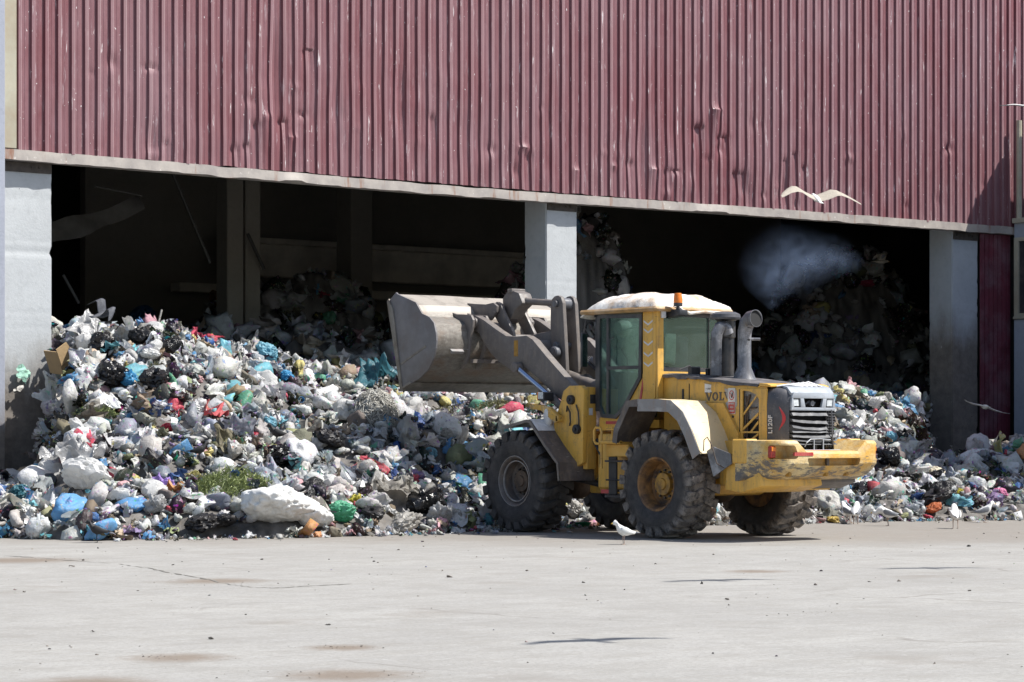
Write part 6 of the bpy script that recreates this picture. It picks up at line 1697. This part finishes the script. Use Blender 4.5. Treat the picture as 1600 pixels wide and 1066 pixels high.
def flying_bird(name, loc, heading, span, mats, label, cat, group=None, lift=.25, pitch=0, roll=0, wingfold=.5, tipdark=True, chord=1.0):
    bm = bmesh.new()
    ringed(bm, [(-.26, .0, .045, .004), (-.17, .0, .030, .014), (-.10, .0, .042, .036), (0, 0, .060, .056), (.09, .005, .052, .052), (.15, .012, .034, .036), (.19, .016, .034, .034), (.225, .012, .022, .022), (.24, .008, .010, .010)], 14, 0)
    ringed(bm, [(.235, .008, .010, .010), (.265, .004, .007, .007), (.285, -.004, .002, .003)], 8, 3)
    for s_ in (-1, 1):
        st = [(.03, .09, -.07, 0, .018), (.16, .12, -.065, .10*lift*4*.6, .012), (.30, .13, -.05, lift*.62, .010), (.38, .115, -.045, lift*.66, .008), (.50, .055, -.065, lift*.52, .006), (.62, -.02, -.11, lift*.30, .004), (.68, -.085, -.125, lift*.18, .002)]
        rows = []
        n_ = 7
        for (y, xf, xr_, z, th) in st:
            top = []; bot = []
            for k in range(n_):
                u = k/(n_-1); x = (xf+(xr_-xf)*u)*chord; cam_ = .02*math.sin(PI*min(1, u*1.3))*(1 if y < .5 else .5)
                yy = s_*(y*(span/1.36))
                top.append(bm.verts.new((x, yy, z+cam_+th*(1-u)))); bot.append(bm.verts.new((x, yy, z+cam_-th*(1-u)*.4-.001)))
            rows.append((top, bot))
        for i in range(len(rows)-1):
            for k in range(n_-1):
                mi = 2 if (i >= 4 and tipdark) else 1
                f = bm.faces.new((rows[i][0][k], rows[i][0][k+1], rows[i+1][0][k+1], rows[i+1][0][k])); f.material_index = mi
                f = bm.faces.new((rows[i][1][k], rows[i][1][k+1], rows[i+1][1][k+1], rows[i+1][1][k])); f.material_index = (2 if (i >= 5 and tipdark) else 0)
            f = bm.faces.new((rows[i][0][0], rows[i+1][0][0], rows[i+1][1][0], rows[i][1][0])); f.material_index = 0
            f = bm.faces.new((rows[i][0][-1], rows[i+1][0][-1], rows[i+1][1][-1], rows[i][1][-1])); f.material_index = 0
    bmesh.ops.recalc_face_normals(bm, faces=bm.faces[:])
    for f in bm.faces: f.smooth = True
    me = bpy.data.meshes.new(name); bm.to_mesh(me); bm.free()
    o = bpy.data.objects.new(name, me); COL.objects.link(o)
    for m in mats: me.materials.append(m)
    o.location = loc; o.rotation_euler = (roll, pitch, heading)
    tag(o, label, cat, group); return o
VA = math.radians(-39)   # heading of photo-right in the ground plane
gp = at(974, 0, 0)
def gnd(px, y):
    d = 4000*1.53/(y-680); t_ = (px-800)/4000; return Vector((d*(t_*CY+SY), d*(-t_*SY+CY), 0))
standing_bird("gull", gnd(975, 851), VA+PI+.25, .98, [WH, WH, GF, BK2, LG], "white gull standing on the concrete in front of the near rear wheel", "gull")
def heapgull(px, y, head, lab, sc=1.0, mats=GULL, name="gull", cat="gull", pk=0, yoff=0, group=None):
    g_ = gnd(px, y); z = max(0, float(height(g_.x, g_.y)))
    standing_bird(name, (g_.x, g_.y, 0), head, sc, mats, lab, cat, group, peck=pk)
heapgull(1326, 818, VA+2.2, "grey backed gull of the pair, standing with its side to the loader", 1.1, pk=0)
heapgull(1337, 819, VA+1.3, "white headed gull standing upright close beside its grey backed mate", 1.1)
heapgull(1388, 822, VA+PI-.3, "grey winged gull pecking at the foot of the heap behind the counterweight", 1.1, pk=1)
heapgull(1493, 826, VA+1.57, "upright white gull seen from behind on the concrete by the orange bag", 1.15, [WH, WH, GF, BK2, LG])
heapgull(1538, 817, VA+.1, "gull with dark folded wings facing the annex", 1.1)
heapgull(152, 848, VA+PI+.2, "black crow walking on the concrete at the front of the heap", .95, [BF, BF, BF, BF, BF], "crow", "crow")
heapgull(215, 842, VA+1.3, "dark pigeon standing on the white litter beside the walking crow", .8, [DG, DG, BF, BF, DG], "pigeon", "pigeon")
def on_heap(px, y, head, sc, mats, name, lab, cat, up=.02):
    p_ = hit(px, y); standing_bird(name, p_+Vector((-.1, -.15, up)), head, sc, mats, lab, cat)
on_heap(433, 702, VA+PI+.3, 1.0, [BF, BF, BF, BF, BF], "crow", "black crow perched on the sunny slope above the glossy black bag", "crow", .08)
on_heap(312, 728, VA+.2, .9, [BF, BF, BF, BF, BF], "crow", "black crow perched low on the slope above the purple cloth", "crow", .08)
flying_bird("gull", at(1276, 311, 33.5), VA+PI/2+.30, 1.62, [WH, TN, TN, BK2, LG], "large gull gliding below the edge of the burgundy cladding", "gull", lift=.20, pitch=-.40, roll=.06, chord=2.0)
flying_bird("gull", at(1540, 636, 39.0), VA+PI/2+.2, 1.15, [WH, WH, GF, BK2, LG], "gull flying low in the shade before the pillar beside the annex", "gull", lift=-.02, roll=.28)
flying_bird("gull", at(1608, 166, 37.0), VA+PI/2-.2, 1.3, [WH, WH, BF, BK2, LG], "gull flying beside the cladding with only one wing showing", "gull", lift=.06)
flying_bird("pigeon", at(160, 492, 38.6), VA+.8, .62, [DG, DG, DG, BF, DG], "slate grey pigeon flapping over the cardboard box", "pigeon", lift=.30, pitch=-.2, roll=.5)
flying_bird("gull", at(1376, 409, 43.8), VA+.5, .38, [TN, TN, GF, BK2, LG], "tiny pale bird flying in the dark hall above the tall mound", "gull", lift=.3)
# gulls circling overhead: their shadows fall on the yard
for (px, y, h, hd_, sp) in ((928, 1001, 9.0, VA+PI/2+.5, 1.25), (1120, 907, 12.0, VA+PI/2+.4, 1.3), (1455, 888, 12.0, VA+PI/2+.2, 1.3)):
    q = gnd(px, y); L = SUN_TO/SUN_TO.z
    flying_bird("gull", q+L*h, hd_, sp, GULL, "gull circling high above the yard, seen only by its shadow", "gull", "gulls circling overhead", lift=.08)

# ================================================================== THE MASS OF REFUSE BETWEEN THEM
MIXW = {'bag': 3.4, 'lump': 2.2, 'tiny': 2.4, 'sheet': 6.0, 'rag': 4.0, 'strip': 2.4, 'bottle': 0.8, 'box': 0.5}
heap("waste_heap", "sunlit slope of mixed plastic bags and refuse before the wide bay, in front of the bucket", (17, 31), (31.0, 43.6), 120, 0.108, MIXW, 21, lo=.03, hi=.30, sig=.55)
heap("waste_heap", "sunlit heap of mixed refuse behind the loader and its counterweight", (31, 48.7), (29.0, 43.6), 76, 0.12, MIXW, 22, lo=.035, hi=.33, sig=.55)
heap("waste_heap", "tall shaded mounds of refuse deep inside the hall", (22.5, 60), (43.6, 56), 18, 0.21, {'tiny': 4, 'lump': 1, 'sheet': 4, 'strip': 1, 'bag': .6}, 23, dark=.62, lo=.07, hi=.42)  # palette darkened here, painting the hall's shade into the refuse

# crack with crumbled edges across the near yard, and small grit patches
pts = [(-40, 866), (0, 868), (60, 872), (120, 877), (180, 881), (230, 888), (270, 896), (320, 905), (360, 914), (400, 919), (440, 919), (480, 916), (560, 912)]
b = MB(); bm = b.bm; prev = None; R_ = random.Random(12)
P_ = [gnd(*p) for p in pts]; dense = []
for i in range(len(P_)-1):
    for k in range(8): dense.append(P_[i].lerp(P_[i+1], k/8))
for i, q in enumerate(dense):
    w_ = (.025+.05*R_.random())*(1 if i < 60 else .35); off = R_.uniform(-.04, .04)
    c = (bm.verts.new((q.x+off, q.y-w_+off, .004)), bm.verts.new((q.x+off, q.y+w_+off, .004)))
    if prev: bm.faces.new((prev[0], c[0], c[1], prev[1]))
    prev = c
tag(b.build("ground_crack", mat_simple("crumbled_joint", (.235, .22, .195), .95, var=.5, scale=9), smooth=None), kind="structure")
R = np.random.RandomState(31); XX, YY = [], []
for (px, y, n, sx) in ((285, 1028, 260, .32), (545, 1056, 320, .40), (535, 1012, 160, .22), (60, 872, 200, .5), (350, 914, 240, .5), (1250, 960, 160, .4), (20, 1010, 90, .3)):
    n = n//2; q = gnd(px, y); a = R.normal(0, sx*.8, n); c = R.normal(0, sx*.45, n); XX += list(q.x+a*CY+c*SY); YY += list(q.y-a*SY+c*CY)
XX = np.array(XX); YY = np.array(YY); sz = np.clip(np.exp(R.normal(math.log(.0035), .5, len(XX))), .002, .012)
V, F, C = bake(R, np.stack([XX, YY, sz*.3], 1), sz, {'tiny': 5, 'strip': 1}, tilt=.3, minz=0.003)
C[:, :3] = C[:, :3].mean(1, keepdims=True)*np.array([[.32, .26, .2]])+.03
tag(np_mesh("grit", V, F, M['trash'], C), "brown patches of spilled grit on the near concrete", "grit", kind="stuff")
